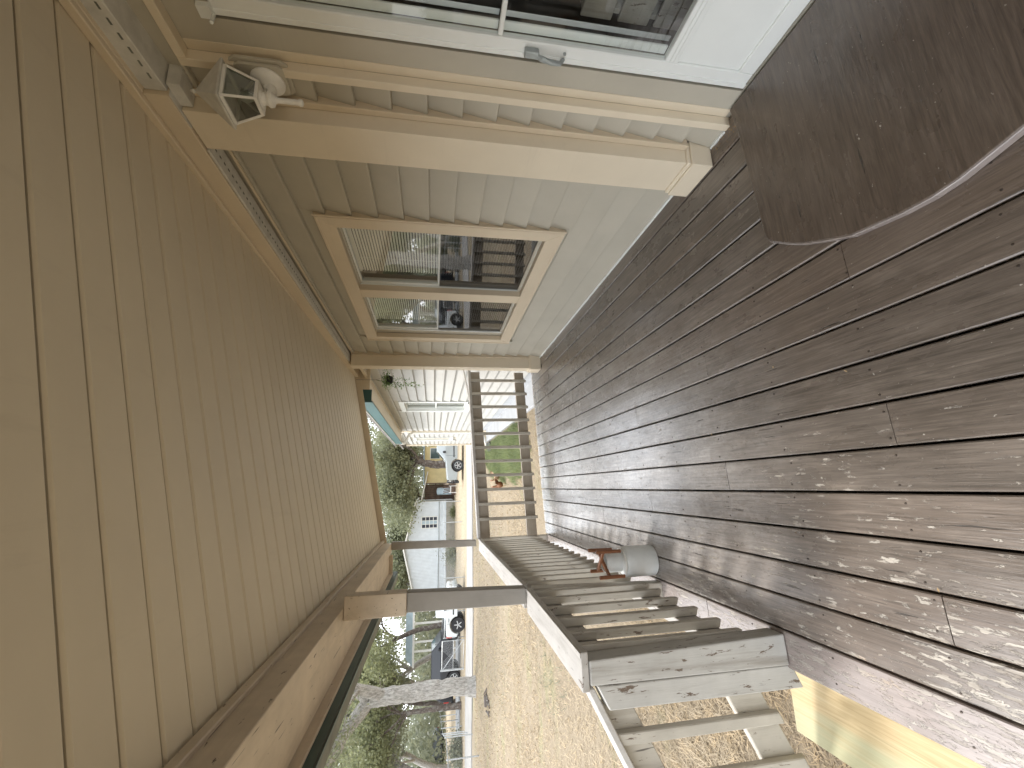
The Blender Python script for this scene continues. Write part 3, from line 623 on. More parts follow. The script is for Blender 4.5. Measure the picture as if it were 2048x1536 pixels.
MB().lathe([(.004, 1.975), (.013, 1.98), (.014, 1.99), (.0105, 1.996), (.0105, 2.072), (.014, 2.08), (.028, 2.088), (.030, 2.10), (.022, 2.112), (.024, 2.125), (.036, 2.133)], (LX, LY, 0), 20).build('stem', 'white', lt, smooth=True)
zb, zt, hb, ht = 2.136, 2.242, .040, .068
fr_ = MB()
def cnr(h, z): return [(LX-h, LY-h, z), (LX+h, LY-h, z), (LX+h, LY+h, z), (LX-h, LY+h, z)]
cb, ct = cnr(hb, zb), cnr(ht, zt)
for i in range(4):
    fr_.bar(cb[i], ct[i], .009, .009); fr_.bar(cb[i], cb[(i+1) % 4], .010, .012); fr_.bar(ct[i], ct[(i+1) % 4], .012, .014)
fr_.prism(cnr(hb, zb-.006), cnr(hb, zb-.001)); fr_.build('cage', 'white', lt, .001)
for i in range(4):
    j = (i+1) % 4; MB().add([cb[i], cb[j], ct[j], ct[i]], [(0, 1, 2, 3)]).build('pane', 'glasslamp', lt)
rf = MB(); e = cnr(.084, zt+.004); e2 = cnr(.084, zt+.011); ap = (LX, LY, zt+.128); rf.add(e+e2+[ap], [(3, 2, 1, 0), (0, 1, 5, 4), (1, 2, 6, 5), (2, 3, 7, 6), (3, 0, 4, 7), (4, 5, 8), (5, 6, 8), (6, 7, 8), (7, 4, 8)])
rf.lathe([(.006, 0), (.009, .008), (.003, .02)], (LX, LY, zt+.122), 8); rf.build('lamp_roof', 'vent', lt, .001)
MB().lathe([(.012, 2.142), (.012, 2.16), (.018, 2.175), (.022, 2.19), (.016, 2.205), (.003, 2.212)], (LX, LY, 0), 14).build('bulb', 'metalwhite', lt, smooth=True)

# ================================================================== JUG AND PLANT STAND
px_, py_ = -.525, 2.985; zd = SD*px_
jg = thing('jug', (px_, py_, zd), 'white two tier stoneware jug on the deck by the railing', 'jug')
MB().lathe([(.086, .0), (.096, .004), (.098, .02), (.099, .19), (.097, .208), (.085, .220), (.066, .228), (.061, .236), (.062, .243), (.0625, .34), (.060, .348), (.056, .346), (.055, .24), (.003, .235)], (px_, py_, zd+.001), 40, caps=False).build('body', 'pot', jg, smooth=True)
MB().add([(px_+.086*math.cos(a*math.pi/20), py_+.086*math.sin(a*math.pi/20), zd+.002) for a in range(40)], [tuple(range(40))]).build('base', 'pot', jg)
MB().lathe([(.088, 0), (.094, .004), (.094, .010), (.088, .013), (.084, .006)], (px_-.004, py_-.002, zd+.221), 32, caps=False).build('shoulder_ring', 'white', jg, smooth=True)
sd_ = thing('plant_stand', (px_, py_, .22), 'small reddish wooden cross stand set upside down on the white jug', 'stand')
ends = [(.068, .092), (.078, -.062), (-.07, -.10), (-.06, .07)]
for ex, ey in ends: MB().tube([(px_+ex, py_+ey, .225), (px_+ex*1.02, py_+ey*1.02, .395)], .0115, 10).build('leg', 'woodbrown', sd_, smooth=True)
MB().bar((px_+ends[0][0], py_+ends[0][1], .327), (px_+ends[2][0], py_+ends[2][1], .327), .017, .018).build('cross_bar', 'woodbrown', sd_, .002)
MB().bar((px_+ends[1][0], py_+ends[1][1], .3455), (px_+ends[3][0], py_+ends[3][1], .3455), .017, .018).build('cross_bar', 'woodbrown', sd_, .002)

# leaf litter caught against the wall and in the corners of the deck
lp = [(1.62-abs(rng.normal())*.035, rng.uniform(1.50, 1.72)) for _ in range(70)]+[(1.64-abs(rng.normal())*.02, rng.uniform(1.95, 5.4)) for _ in range(60)]+[(rng.uniform(-.6, 1.5), rng.uniform(1.0, 5.8)) for _ in range(26)]
V, F = leafcloud_(np.array([(x, y, SD*x+.004+.004*rng.random()) for x, y in lp]), .006)
tag(arrmesh('leaf_litter', V, F, 'strawsolid2'), kind='stuff')

# ================================================================== HANGING PLANT, PIPE
hp = thing('hanging_plant', (1.42, 5.9, 2.0), 'hanging basket of trailing green vine at the far end of the porch', 'plant')
MB().lathe([(.03, 2.0), (.05, 2.01), (.062, 2.05), (.066, 2.08), (.060, 2.08), (.045, 2.03)], (1.42, 5.9, 0), 16).build('basket', 'dark', hp, smooth=True)
hk = MB(); hk.tube([(1.42, 5.9, 2.22), (1.42, 5.9, 2.47)], .0022, 5)
for a in range(3): hk.tube([(1.42, 5.9, 2.22), (1.42+.06*math.cos(a*2.1), 5.9+.06*math.sin(a*2.1), 2.08)], .0015, 4)
hk.build('hanger', 'dark', hp)
def leafcloud(pts, size, asp=.55):
    n = len(pts); a = rng.normal(size=(n, 3)); a /= np.linalg.norm(a, axis=1)[:, None]; b = rng.normal(size=(n, 3)); b -= (a*b).sum(1)[:, None]*a; b /= np.linalg.norm(b, axis=1)[:, None]
    s = size*rng.uniform(.6, 1.3, n)[:, None]; P = np.asarray(pts)
    V = np.stack([P-a*s, P+b*s*asp, P+a*s, P-b*s*asp], 1).reshape(-1, 3); F = np.arange(4*n).reshape(n, 4); return V, F
pts = [rng.normal(size=3)*(.055, .055, .03)+(1.42, 5.9, 2.08) for _ in range(420)]
for i in range(9):
    a = rng.uniform(0, 6.28); ln = rng.uniform(.12, .40) if i else .46; rr = rng.uniform(.04, .08); x0, y0 = 1.42+rr*math.cos(a)-.02, 5.9+rr*math.sin(a)
    for t in np.linspace(0, 1, int(ln*120)): pts.append(np.array([x0-.02*t, y0, 2.06-ln*t])+rng.normal(size=3)*.012)
V, F = leafcloud(pts, .0115); V -= np.array([1.42, 5.9, 2.0]); arrmesh('foliage', V, F, 'plant', hp)
wp = thing('water_pipe', (1.3, 6.06, 1.0), 'thin pale pipe with a black knob just above the far railing', 'pipe')
MB().tube([(1.62, 6.06, 1.05), (1.17, 6.06, .962)], .014, 8).build('pipe', 'white', wp, smooth=True)
MB().lathe([(.022, -.02), (.024, 0), (.018, .02)], (1.14, 6.06, .956), 10, 'x').tube([(1.14, 6.03, .98), (1.14, 6.09, .94)], .008, 6).tube([(1.13, 6.06, .985), (1.13, 6.06, .92)], .007, 6).build('knob', 'black', wp)
# ================================================================== YARD
def blades(name, n, fx, mat, ln, wd, lie, parent=None):
    P = fx(n); k = len(P); a = rng.uniform(0, 2*math.pi, k); el = rng.uniform(*lie, k); l = ln*rng.uniform(.5, 1.4, k); w = wd*rng.uniform(.6, 1.3, k)
    D = np.stack([np.cos(a)*np.cos(el), np.sin(a)*np.cos(el), np.sin(el)], 1)*l[:, None]; W = np.stack([-np.sin(a), np.cos(a), np.zeros(k)], 1)*w[:, None]
    V = np.stack([P-W/2, P+W/2, P+D*.6+W*.3, P+D], 1); V = V.reshape(-1, 3)
    i = np.arange(k)*4; F = np.concatenate([np.stack([i, i+1, i+2], 1), np.stack([i, i+2, i+3], 1)])
    return arrmesh(name, V, F, mat, parent)
def field(x0, x1, y0, y1, pw=1., rej=None):
    def fx(n):
        x = x0+(x1-x0)*rng.random(n); y = y0+(y1-y0)*rng.random(n)**pw
        if rej is not None: k = rej(x, y); x, y = x[k], y[k]
        return np.array([(a, b, gz(a, b)+.004+.01*rng.random()) for a, b in zip(x, y)])
    return fx
def in_yard(x, y): return (x < -.84) | (y > 6.1)
tag(blades('straw_near', 30000, field(-4.2, -.6, .8, 4.5, 1, lambda x, y: (x < -.84)), 'straw', .085, .005, (.0, .55)), kind='stuff')
tag(blades('straw_mid', 42000, field(-9, 1.2, 2.5, 12, 1.1, in_yard), 'straw', .10, .009, (.0, .5)), kind='stuff')
tag(blades('straw_far', 36000, field(-14, 3, 9, 23, 1.0, in_yard), 'straw', .12, .016, (.0, .6)), kind='stuff')
def patch(x, y): 
    q = ((x-.80)/.62)**2+((y-10.8)/2.9)**2+.3*np.sin(x*9+y*3)+.25*np.sin(y*5-x*13)+.3*rng.normal(size=len(x)); return (q < 1) & (x < 1.19)
tag(blades('green_grass', 42000, field(0, 1.2, 7.5, 14, 1, patch), 'grassg', .11, .009, (.3, 1.3)), kind='stuff')
tag(blades('sparse_green_grass', 9000, field(-9, -1.5, 6, 22, 1, lambda x, y: np.sin(x*1.1+y*.5)+np.sin(y*.9-x*.3) > .9), 'leafd', .09, .010, (.2, 1.)), kind='stuff')

# hens
def hen(x, y, rz, mat, label, s=1.):
    z = gz(x, y); h = thing('hen', (x, y, z), label, 'hen', 'hens')
    def T(p): c, q = math.cos(rz), math.sin(rz); return (x+s*(p[0]*c-p[1]*q), y+s*(p[0]*q+p[1]*c), z+s*p[2])
    b = MB(); b.tube([T(p) for p in [(-.19, 0, .27), (-.15, 0, .235), (-.08, 0, .19), (0, 0, .175), (.07, 0, .19), (.11, 0, .24), (.135, 0, .30), (.15, 0, .335), (.172, 0, .335), (.185, 0, .33)]],
                     [v*s for v in (.01, .035, .065, .082, .068, .042, .025, .024, .016, .004)], 12); b.build('body', mat, h, smooth=True)
    t = MB()
    for i in range(7):
        a = (i-3)*.13; t.add([T((-.14, -.012+.01*i-.03, .23)), T((-.14, .012+.01*i-.03, .23)), T((-.26, .02*(i-3)*1.2, .34+.02*math.cos(a*3))), T((-.27, .018*(i-3)*1.2-.01, .31))], [(0, 1, 2, 3)])
    t.build('tail', mat, h)
    l = MB()
    for sg in (-1, 1):
        l.tube([T((.01, sg*.03, .13)), T((-.005, sg*.032, .06)), T((.0, sg*.032, .006))], [.014*s, .006*s, .005*s], 6)
        for q in (-.5, 0, .5): l.tube([T((0, sg*.032, .006)), T((.04*math.cos(q), sg*.032+.04*math.sin(q), .004))], .003*s, 4)
    l.build('legs', 'strawsolid', h)
    MB().tube([T((.145, 0, .355)), T((.16, 0, .372)), T((.175, 0, .355))], [.004, .009, .004], 5).build('comb', 'red', h); return h
M['strawsolid'] = simple('hen_leg', (.5, .35, .12)); M['red'] = simple('red_lamp', (.5, .04, .03), .4); M['henr'] = simple('hen_rust', (.14, .055, .02), .8, 0, .4, 60); M['henb'] = simple('hen_buff', (.42, .27, .17), .8, 0, .4, 60)
hen(.02, 11.2, 1.9, 'henr', 'rusty brown hen pecking on the dry grass beyond the railing', .95)
hen(.21, 11.6, -2.2, 'henb', 'paler buff hen standing at the edge of the green grass', .85)
# splash block beside the walk
MB().hexa([(.95, 12.2, gz(1, 12)), (1.22, 12.3, gz(1, 12)), (1.22, 12.9, gz(1, 12)), (.98, 12.9, gz(1, 12)), (.95, 12.2, gz(1, 12)+.06), (1.22, 12.3, gz(1, 12)+.10), (1.22, 12.9, gz(1, 12)+.12), (.98, 12.9, gz(1, 12)+.08)]).build('splash_block', 'black', None, .01)
tag(bpy.data.objects['splash_block'], 'dark splash block on the ground below the white downspout', 'splash block')
# stump / debris in the dry lawn
sm = MB()
for i in range(9):
    a = rng.uniform(0, 3.1); x, y = -7.45+rng.normal()*.35, 17.7+rng.normal()*.35; sm.tube([(x-.16*math.cos(a), y-.16*math.sin(a), gz(x, y)+.02), (x+.16*math.cos(a), y+.16*math.sin(a), gz(x, y)+.06+.05*rng.random())], [.03, .018], 6)
tag(sm.build('broken_sticks', 'barkd', None), kind='stuff')
se = thing('tree_stump', (-7.5, 17.8, -.5), 'low dark stump in the dry lawn before the oak', 'stump'); MB().tube([(-7.5, 17.8, -.55), (-7.5, 17.8, -.40)], [.2, .17], 10).build('stump', 'barkd', se)

# ------------------------------------------------------------------ vehicles (local x forward)
def carpaint(name, col, rough=.3):
    t = NT(name); t.set(Base_Color=t.mix(t.ramp(t.noise(t.pos(), 3, 4), .3, .7, 0, .25), col, tuple(c*.75 for c in col)), Roughness=rough, Metallic=.15); t.b.inputs['Coat Weight'].default_value = .3; return t.m
M['silver'] = carpaint('silver_paint', (.33, .36, .365)); M['navy'] = carpaint('dark_navy_paint', (.010, .013, .02)); M['carwhite'] = carpaint('white_car_paint', (.68, .72, .74)); M['rimm'] = simple('alloy_rim', (.55, .56, .57), .3, .7)
M['chrome'] = simple('lamp_lens', (.6, .6, .58), .15, .3); M['greycar'] = carpaint('grey_car_paint', (.2, .22, .25))
def vehicle(name, loc, rz, mat, label, cat, L_=4.9, W_=1.9, H=1.8, wr=.38, prof=None, glassz=None, guard=False, rack=False, axles=(.95, 3.75), group=None):
    e = thing(name, loc, label, cat, group, rz=rz); c, q = math.cos(rz), math.sin(rz)
    def parentize(mb, nm, m, **k):      # local coords -> build under e
        mb.v = [(loc[0]+a, loc[1]+b, loc[2]+cc) for a, b, cc in mb.v]; return mb.build(nm, m, e, **k)
    zc = wr*2*.62
    body = MB(); n = len(prof)
    # lower body with arch cut-outs approximated by a profile with arches
    arch = wr*1.16
    low = [(0, zc*.95)]
    for ax in axles:
        low.append((-(ax-arch), zc*.9))
        for t in np.linspace(0, math.pi, 9): low.append((-(ax-arch*math.cos(t)), wr+arch*math.sin(t)*1.0 if math.sin(t) > .05 else zc*.9))
        low.append((-(ax+arch), zc*.9))
    low.append((-L_, zc*.95))
    poly = [(x, z) for x, z in prof]+low[::-1]
    body.prism([(x, -W_/2, z) for x, z in poly], [(x, W_/2, z) for x, z in poly]); parentize(body, 'body', mat, bevel=.05, seg=2)
    cab = glassz['cab']; inset = .12
    cb_ = MB(); cb_.prism([(x, -W_/2+inset*(z > cab[0][1]+.1), z) for x, z in cab], [(x, W_/2-inset*(z > cab[0][1]+.1), z) for x, z in cab]); parentize(cb_, 'cabin', mat, bevel=.04, seg=2)
    for sgn in (-1, 1):
        for g in glassz['side']:
            cx_ = sum(p[0] for p in g)/len(g)
            a = [(x, sgn*(W_/2-.045-(z-cab[0][1])/(cab[1][1]-cab[0][1])*(inset-.035)+.012), z) for x, z in g]; b = [(x, y-sgn*.02, z) for x, y, z in a]
            parentize(MB().prism(a, b), 'side_window', 'carglass')
    for nm, (pa, pb) in (('windscreen', glassz['front']), ('rear_window', glassz['rear'])):
        sg = .02 if nm == 'windscreen' else -.02
        parentize(MB().hexa([(pa[0]+sg, -W_/2+.12, pa[1]), (pa[0]+sg, W_/2-.12, pa[1]), (pb[0]+sg, W_/2-.2, pb[1]), (pb[0]+sg, -W_/2+.2, pb[1]), (pa[0]-sg, -W_/2+.12, pa[1]), (pa[0]-sg, W_/2-.12, pa[1]), (pb[0]-sg, W_/2-.2, pb[1]), (pb[0]-sg, -W_/2+.2, pb[1])]), nm, 'carglass')
    for ax in axles:
        for sgn in (-1, 1):
            y0 = sgn*(W_/2-.13)
            wm = MB().lathe([(wr*.62, -.11), (wr*.93, -.12), (wr, -.08), (wr, .08), (wr*.93, .12), (wr*.62, .11)], (-ax, y0, wr), 28, 'y'); w_ = parentize(wm, 'wheel', 'black', smooth=True)
            rm = MB().lathe([(wr*.6, .02), (wr*.62, .115), (wr*.55, .118), (wr*.5, .07), (wr*.02, .08)] if sgn > 0 else [(wr*.6, -.02), (wr*.62, -.115), (wr*.55, -.118), (wr*.5, -.07), (wr*.02, -.08)], (-ax, y0, wr), 20, 'y'); parentize(rm, 'rim', 'black' if guard is None else 'handle', smooth=True)
            sp = MB()
            for i in range(5):
                a = i*2*math.pi/5+.3; sp.bar((-ax, y0+sgn*.112, wr), (-ax+wr*.56*math.cos(a), y0+sgn*.112, wr+wr*.56*math.sin(a)), .05, .03, (0, 1, 0))
            parentize(sp, 'rim_spokes', 'rimm')
    hd = glassz['head']
    for sgn in (-1, 1):
        parentize(MB().box(hd[0]-.03, hd[0]+.03, sgn*(W_/2-.35)-.14, sgn*(W_/2-.35)+.14, hd[1]-.09, hd[1]+.09), 'headlight', 'chrome', bevel=.02)
        parentize(MB().box(-L_-.02, -L_+.05, sgn*(W_/2-.10)-.08, sgn*(W_/2-.10)+.08, zc+.25, zc+.6), 'tail_light', 'red', bevel=.02)
        parentize(MB().box(glassz['front'][0][0]-.55, glassz['front'][0][0]-.42, sgn*(W_/2+.02), sgn*(W_/2+.20), cab[0][1]+.0, cab[0][1]+.2), 'mirror', 'black', bevel=.03)
        parentize(MB().bar((glassz['front'][0][0]-1.25, sgn*(W_/2+.012), cab[0][1]-.12), (glassz['front'][0][0]-1.05, sgn*(W_/2+.012), cab[0][1]-.12), .03, .03), 'door_handle', 'black')
        parentize(MB().box(-axles[1]+arch+.1, -axles[0]-arch-.1, sgn*(W_/2)-.01, sgn*(W_/2)+.012, zc+.15, zc+.22), 'side_trim', 'black')
        for dx in (-.25, -1.35): parentize(MB().box(glassz['front'][0][0]+dx-.006, glassz['front'][0][0]+dx+.006, sgn*(W_/2)-.01, sgn*(W_/2)+.004, zc+.05, cab[0][1]), 'door_seam', 'black')
    parentize(MB().box(-.02, .09, -W_/2+.03, W_/2-.03, zc*.85, zc+.12), 'front_bumper', 'black' if guard else 'handle', bevel=.03)
    parentize(MB().box(-L_-.09, -L_+.02, -W_/2+.03, W_/2-.03, zc*.85, zc+.10), 'rear_bumper', 'black', bevel=.03)
    if guard:
        g = MB()
        for y in (-.55, 0, .55): g.tube([(.1, y, zc-.1), (.17, y, zc+.2), (.12, y, zc+.62)], .03, 8)
        for z in (zc+.28, zc+.6): g.tube([(.0, -.85, z-.05), (.15, -.6, z), (.15, .6, z), (.0, .85, z-.05)], .032, 8)
        g.box(.05, .2, -.9, .9, zc-.15, zc+.1); parentize(g, 'bull_bar', 'black')
    return e
suvp = [(0, .62), (0, 1.02), (-.12, 1.10), (-1.25, 1.18), (-1.32, 1.22), (-4.78, 1.22), (-4.85, 1.1), (-4.85, .62)]
suvg = dict(cab=[(-1.22, 1.19), (-1.95, 1.78), (-4.5, 1.80), (-4.82, 1.19)], side=[[(-1.62, 1.26), (-2.02, 1.68), (-2.75, 1.70), (-2.75, 1.26)], [(-2.85, 1.26), (-2.85, 1.70), (-3.7, 1.70), (-3.7, 1.26)], [(-3.8, 1.26), (-3.8, 1.70), (-4.42, 1.70), (-4.6, 1.26)]],
            front=((-1.34, 1.27), (-1.9, 1.73)), rear=((-4.78, 1.27), (-4.56, 1.72)), head=(0, .92))
vehicle('suv', (.45, 30.6, -.52), R(180), 'silver', 'silver four wheel drive with a black bull bar, half hidden by the house wing', 'suv', 4.85, 1.85, 1.8, .38, suvp, suvg, guard=True)
trp = [(0, .7), (0, 1.12), (-.15, 1.2), (-1.3, 1.28), (-1.4, 1.34), (-5.2, 1.34), (-5.25, 1.2), (-5.25, .7)]
trg = dict(cab=[(-1.25, 1.30), (-2.05, 1.98), (-4.85, 2.0), (-5.22, 1.30)], side=[[(-1.7, 1.38), (-2.15, 1.87), (-2.9, 1.89), (-2.9, 1.38)], [(-3.0, 1.38), (-3.0, 1.89), (-3.95, 1.89), (-3.95, 1.38)], [(-4.05, 1.38), (-4.05, 1.89), (-4.75, 1.89), (-5.0, 1.38)]],
            front=((-1.38, 1.38), (-2.0, 1.93)), rear=((-5.18, 1.38), (-4.95, 1.92)), head=(0, 1.0))
vehicle('suv', (-8.95, 34.9, -.47), R(-4), 'navy', 'dark navy sport utility vehicle parked behind the grey oak trunk and wire gate', 'suv', 5.3, 1.95, 2.0, .42, trp, trg)
smp = [(0, .66), (0, .98), (-.1, 1.06), (-.9, 1.14), (-1.0, 1.18), (-3.4, 1.12), (-3.45, 1.0), (-3.45, .66)]
smg = dict(cab=[(-.85, 1.10), (-1.1, 1.75), (-2.1, 1.75), (-2.15, 1.10)], side=[[(-1.05, 1.22), (-1.2, 1.65), (-1.98, 1.65), (-2.0, 1.22)]], front=((-.9, 1.2), (-1.08, 1.70)), rear=((-2.18, 1.25), (-2.12, 1.65)), head=(0, .86))
vehicle('utility_truck', (-5.9, 30.0, -.5), R(0), 'carwhite', 'small white truck with a big black tyre, mostly hidden by the nearer porch post', 'truck', 2.85, 1.7, 1.75, .42, [(x*.82, z) for x, z in smp], dict(cab=[(x*.82, z) for x, z in smg['cab']], side=[[(x*.82, z) for x, z in smg['side'][0]]], front=tuple((x*.82, z) for x, z in smg['front']), rear=tuple((x*.82, z) for x, z in smg['rear']), head=(0, .86)), guard=None, axles=(.62, 2.18))
vehicle('far_car', (-39, 74, -.45), R(180), 'greycar', 'tiny grey car parked far away beside the road under the left trees', 'car', 4.85, 1.85, 1.8, .36, suvp, suvg)

# ------------------------------------------------------------------ outbuildings
def corr(mb, x0, x1, y, z0, z1f, step=.12, dep=.025):    # corrugated sheet facing -y
    x = x0; n = 0
    pts = []
    while x <= x1+1e-6:
        pts.append((x, y-(dep if n % 2 else 0))); x += step/2; n += 1
    V = []; F = []
    for px, py in pts: V += [(px, py, z0), (px, py, z1f(px))]
    for i in range(len(pts)-1): F.append((2*i, 2*i+2, 2*i+3, 2*i+1))
    return mb.add(V, F)
M['barnw'] = simple('barn_white_metal', (.62, .66, .69), .45, .1, .07, 2); M['yel'] = simple('yellow_siding', (.62, .52, .28), .6, 0, .08, 3); M['brown'] = simple('old_brown_boards', (.12, .08, .06), .8, 0, .4, 3)
M['navyp'] = simple('dim_window_pane', (.03, .035, .05), .5); M['skirt'] = simple('dusty_skirting', (.30, .28, .24), .9, 0, .2, 2); M['blueg'] = simple('blue_grey_tank', (.36, .45, .50), .5, 0, .12, 3)
bn = thing('barn', (-5.2, 45, -.5), 'white corrugated metal barn with a dark twelve pane window', 'barn')
BX0, BX1, BY = -9.5, -1.25, 43.0
def gab(x): return 2.98+ (3.98-2.98)*(1-abs((x-(BX0+BX1)/2)/((BX1-BX0)/2)))
for a, b in [(BX0, -3.62), (-2.58, BX1)]: corr(MB(), a, b, BY, .28, gab).build('corrugated_panel', 'barnw', bn)
corr(MB(), -3.62, -2.58, BY, .28, lambda x: 1.06).build('corrugated_panel', 'barnw', bn); corr(MB(), -3.62, -2.58, BY, 2.52, gab).build('corrugated_panel', 'barnw', bn)
MB().prism([(BX0, BY+.02, -.5), (BX1, BY+.02, -.5), (BX1, BY+.02, 2.97), ((BX0+BX1)/2, BY+.02, 3.97), (BX0, BY+.02, 2.97)], [(BX0, 52, -.5), (BX1, 52, -.5), (BX1, 52, 2.97), ((BX0+BX1)/2, 52, 3.97), (BX0, 52, 2.97)]).build('wall', 'barnw', bn)
MB().box(BX0-.01, BX1+.01, BY-.05, BY-.028, -.6, .27).build('skirting', 'skirt', bn)
for sg, xe in ((-1, BX0-.25), (1, BX1+.25)):
    xm = (BX0+BX1)/2; MB().prism([(xe, BY-.35, 2.93), (xm, BY-.35, 4.0), (xm, BY-.35, 4.12), (xe, BY-.35, 3.05)], [(xe, 52.4, 2.93), (xm, 52.4, 4.0), (xm, 52.4, 4.12), (xe, 52.4, 3.05)]).build('roof_slope', 'white', bn)
wn = MB().box(-3.64, -2.56, BY-.045, BY-.03, 1.04, 1.10).box(-3.64, -2.56, BY-.045, BY-.03, 2.48, 2.54).box(-3.64, -3.58, BY-.045, BY-.03, 1.1, 2.48).box(-2.62, -2.56, BY-.045, BY-.03, 1.1, 2.48)
for i in (1, 2): wn.box(-3.58+.32*i-.02, -3.58+.32*i+.02, BY-.042, BY-.03, 1.1, 2.48)
for j in (1, 2, 3): wn.box(-3.58, -2.62, BY-.043, BY-.031, 1.1+.345*j-.025, 1.1+.345*j+.025)
wn = wn.build('window', 'white', bn)
for i in range(3):
    for j in range(4): MB().box(-3.58+.32*i+.02, -3.58+.32*(i+1)-.02, BY-.03, BY-.02, 1.1+.345*j+.02, 1.1+.345*(j+1)-.02).build('pane', 'navyp' if i != 1 else 'blueg', wn)
MB().box(BX1, BX1+.03, BY-.05, BY-.01, .28, 2.95).build('corner_trim', 'white', bn); MB().tube([(BX0, BY-.1, 1.0), (BX1, BY-.1, .92)], .03, 6).build('conduit', 'handle', bn)
# lean-to beside the barn
ln_ = thing('lean_to', (-.1, 44, -.5), 'lean to with dark board doors and sloping white roof between barn and yellow shed', 'shed')
MB().prism([(-1.15, 42.9, 2.50), (1.5, 42.9, 1.95), (1.5, 42.9, 2.03), (-1.15, 42.9, 2.60)], [(-1.15, 47, 2.5), (1.5, 47, 1.95), (1.5, 47, 2.03), (-1.15, 47, 2.60)]).build('roof_slope', 'white', ln_)
for i in range(7): MB().box(-1.1+.20*i, -1.1+.20*i+.19, 44.4+.01*(i % 2), 44.45+.01*(i % 2), -.5, 2.3).build('door_board', 'brown', ln_)
MB().box(.34, .44, 43, 43.1, -.5, 2.2).build('door_post', 'brown', ln_); MB().box(-1.12, .45, 44.38, 44.4, 1.2, 1.32).build('door_rail', 'brown', ln_)
tk = MB(); tk.lathe([(.32, -.5), (.33, -.1), (.33, 1.0), (.28, 1.12), (.1, 1.16)], (-.35, 43.4, 0), 20); tag(tk.build('water_tank', 'blueg', None, smooth=True), 'upright blue grey tank standing before the dark lean to doors', 'tank')
ys = thing('yellow_shed', (1.8, 46, -.5), 'pale yellow board sided shed behind the dark tree trunk', 'shed')
for i in range(16): MB().box(.45, 3.9, 43.5-.012*0, 43.55, .12+.135*i, .12+.135*(i+1)-.012).build('siding_board', 'yel', ys)
MB().box(.5, 3.88, 43.56, 47, -.5, 2.3).build('wall', 'yel', ys); MB().box(.3, 4.0, 43.1, 47.3, 2.31, 2.42).build('roof', 'blueg', ys)
MB().box(.46, 3.9, 43.46, 43.5, -.5, .10).build('skirting', 'white', ys)
MB().box(2.75, 3.7, 43.40, 43.49, .9, 1.75).build('window', 'carglass', ys); MB().box(2.7, 3.75, 43.44, 43.492, .84, 1.80).build('window_frame', 'white', ys)
wr_ = thing('white_chair_frame', (-.1, 39, -.5), 'small white metal frame standing on the ground before the lean to', 'frame')
for x in (-.45, .1):
    for y in (38.8, 39.2): MB().box(x-.02, x+.02, y-.02, y+.02, -.5, .15).build('leg', 'white', wr_)
MB().box(-.47, .12, 38.78, 39.22, -.02, .02).build('seat', 'white', wr_)
pp = MB()
for i in range(10): pp.box(-.6+rng.uniform(-.1, .1), .6+rng.uniform(-.2, .2), 40.5+.1*i, 40.58+.1*i, -.5, -.4+.06*i*rng.random()+.1)
for i in range(6): pp.bar((-.3+.1*i, 40.3, -.3), (-.5+.15*i, 40.6, .55+.1*rng.random()), .05, .05)
tag(pp.build('lumber_pile', 'brown', None), 'pile of old reddish boards on the ground left of the silver vehicle', 'lumber pile')
cp = thing('carport', (-10.8, 43, -.5), 'carport with a blue grey roof and white posts beyond the white truck', 'carport')
MB().prism([(-14.2, 41, 3.05), (-9.7, 41, 3.05), (-9.7, 41, 3.6), (-13.6, 41, 3.6)], [(-14.2, 45, 3.05), (-9.7, 45, 3.05), (-9.7, 45, 3.6), (-13.6, 45, 3.6)]).build('roof', 'blueg', cp)
MB().box(-14.25, -9.6, 40.9, 41.0, 2.9, 3.06).build('fascia', 'white', cp)
for x in (-13.1, -12.4, -11.0): MB().box(x-.07, x+.07, 41.0, 41.14, -.5, 2.9).build('post', 'white', cp)

# ------------------------------------------------------------------ wire fences
def wirefence(name, pts, top, label, nposts, mesh=True, grp='wire fences'):
    e = thing(name, (pts[0][0], pts[0][1], -.5), label, 'fence', grp); tot = [0]
    for a, b in zip(pts[:-1], pts[1:]): tot.append(tot[-1]+math.dist(a, b))
    def at(d):
        for i in range(len(pts)-1):
            if d <= tot[i+1]+1e-6: t = (d-tot[i])/(tot[i+1]-tot[i]); return (pts[i][0]+(pts[i+1][0]-pts[i][0])*t, pts[i][1]+(pts[i+1][1]-pts[i][1])*t)
        return pts[-1]
    for i in range(nposts):
        x, y = at(tot[-1]*i/(nposts-1)); MB().tube([(x, y, -.6), (x, y, -.5+top+.04)], .028, 8).lathe([(.03, -.5+top+.04), (.02, -.5+top+.07)], (x, y, 0), 8).build('post', 'galv', e)
    MB().tube([(*p, -.5+top) for p in pts], .02, 6).build('top_rail', 'galv', e, smooth=True)
    if mesh:
        m = MB(); Ltot = min(tot[-1], mesh if mesh is not True else 1e9); s = .075; H_ = top-.04; k = 0; d = 0
        while d < Ltot:
            for sg in (1, -1):
                d2 = d+sg*H_; lo, hi = max(0, min(d2, Ltot)), d
                zz = H_*abs(lo-d)/H_
                p, q = at(hi), at(lo); m.add([(p[0], p[1], -.48), (p[0], p[1], -.474), (q[0], q[1], -.474+zz), (q[0], q[1], -.48+zz)], [(0, 1, 2, 3)])
            d += s
        m.build('wire_mesh', 'galv', e, kind='stuff')
    return e
wirefence('chain_link_fence', [(-12.6, 15.2), (-10.6, 19.6), (-11.2, 23.5), (-14.5, 31), (-19, 45)], 1.28, 'chain link fence at the left of the lawn, running away past the oak', 11, 14)
wirefence('chain_link_fence', [(-9.05, 30.2), (-6.8, 28.9), (-4.0, 29.6), (-1.0, 33)], 1.22, 'low wire fence beyond the road in front of the white barn', 6, 6)
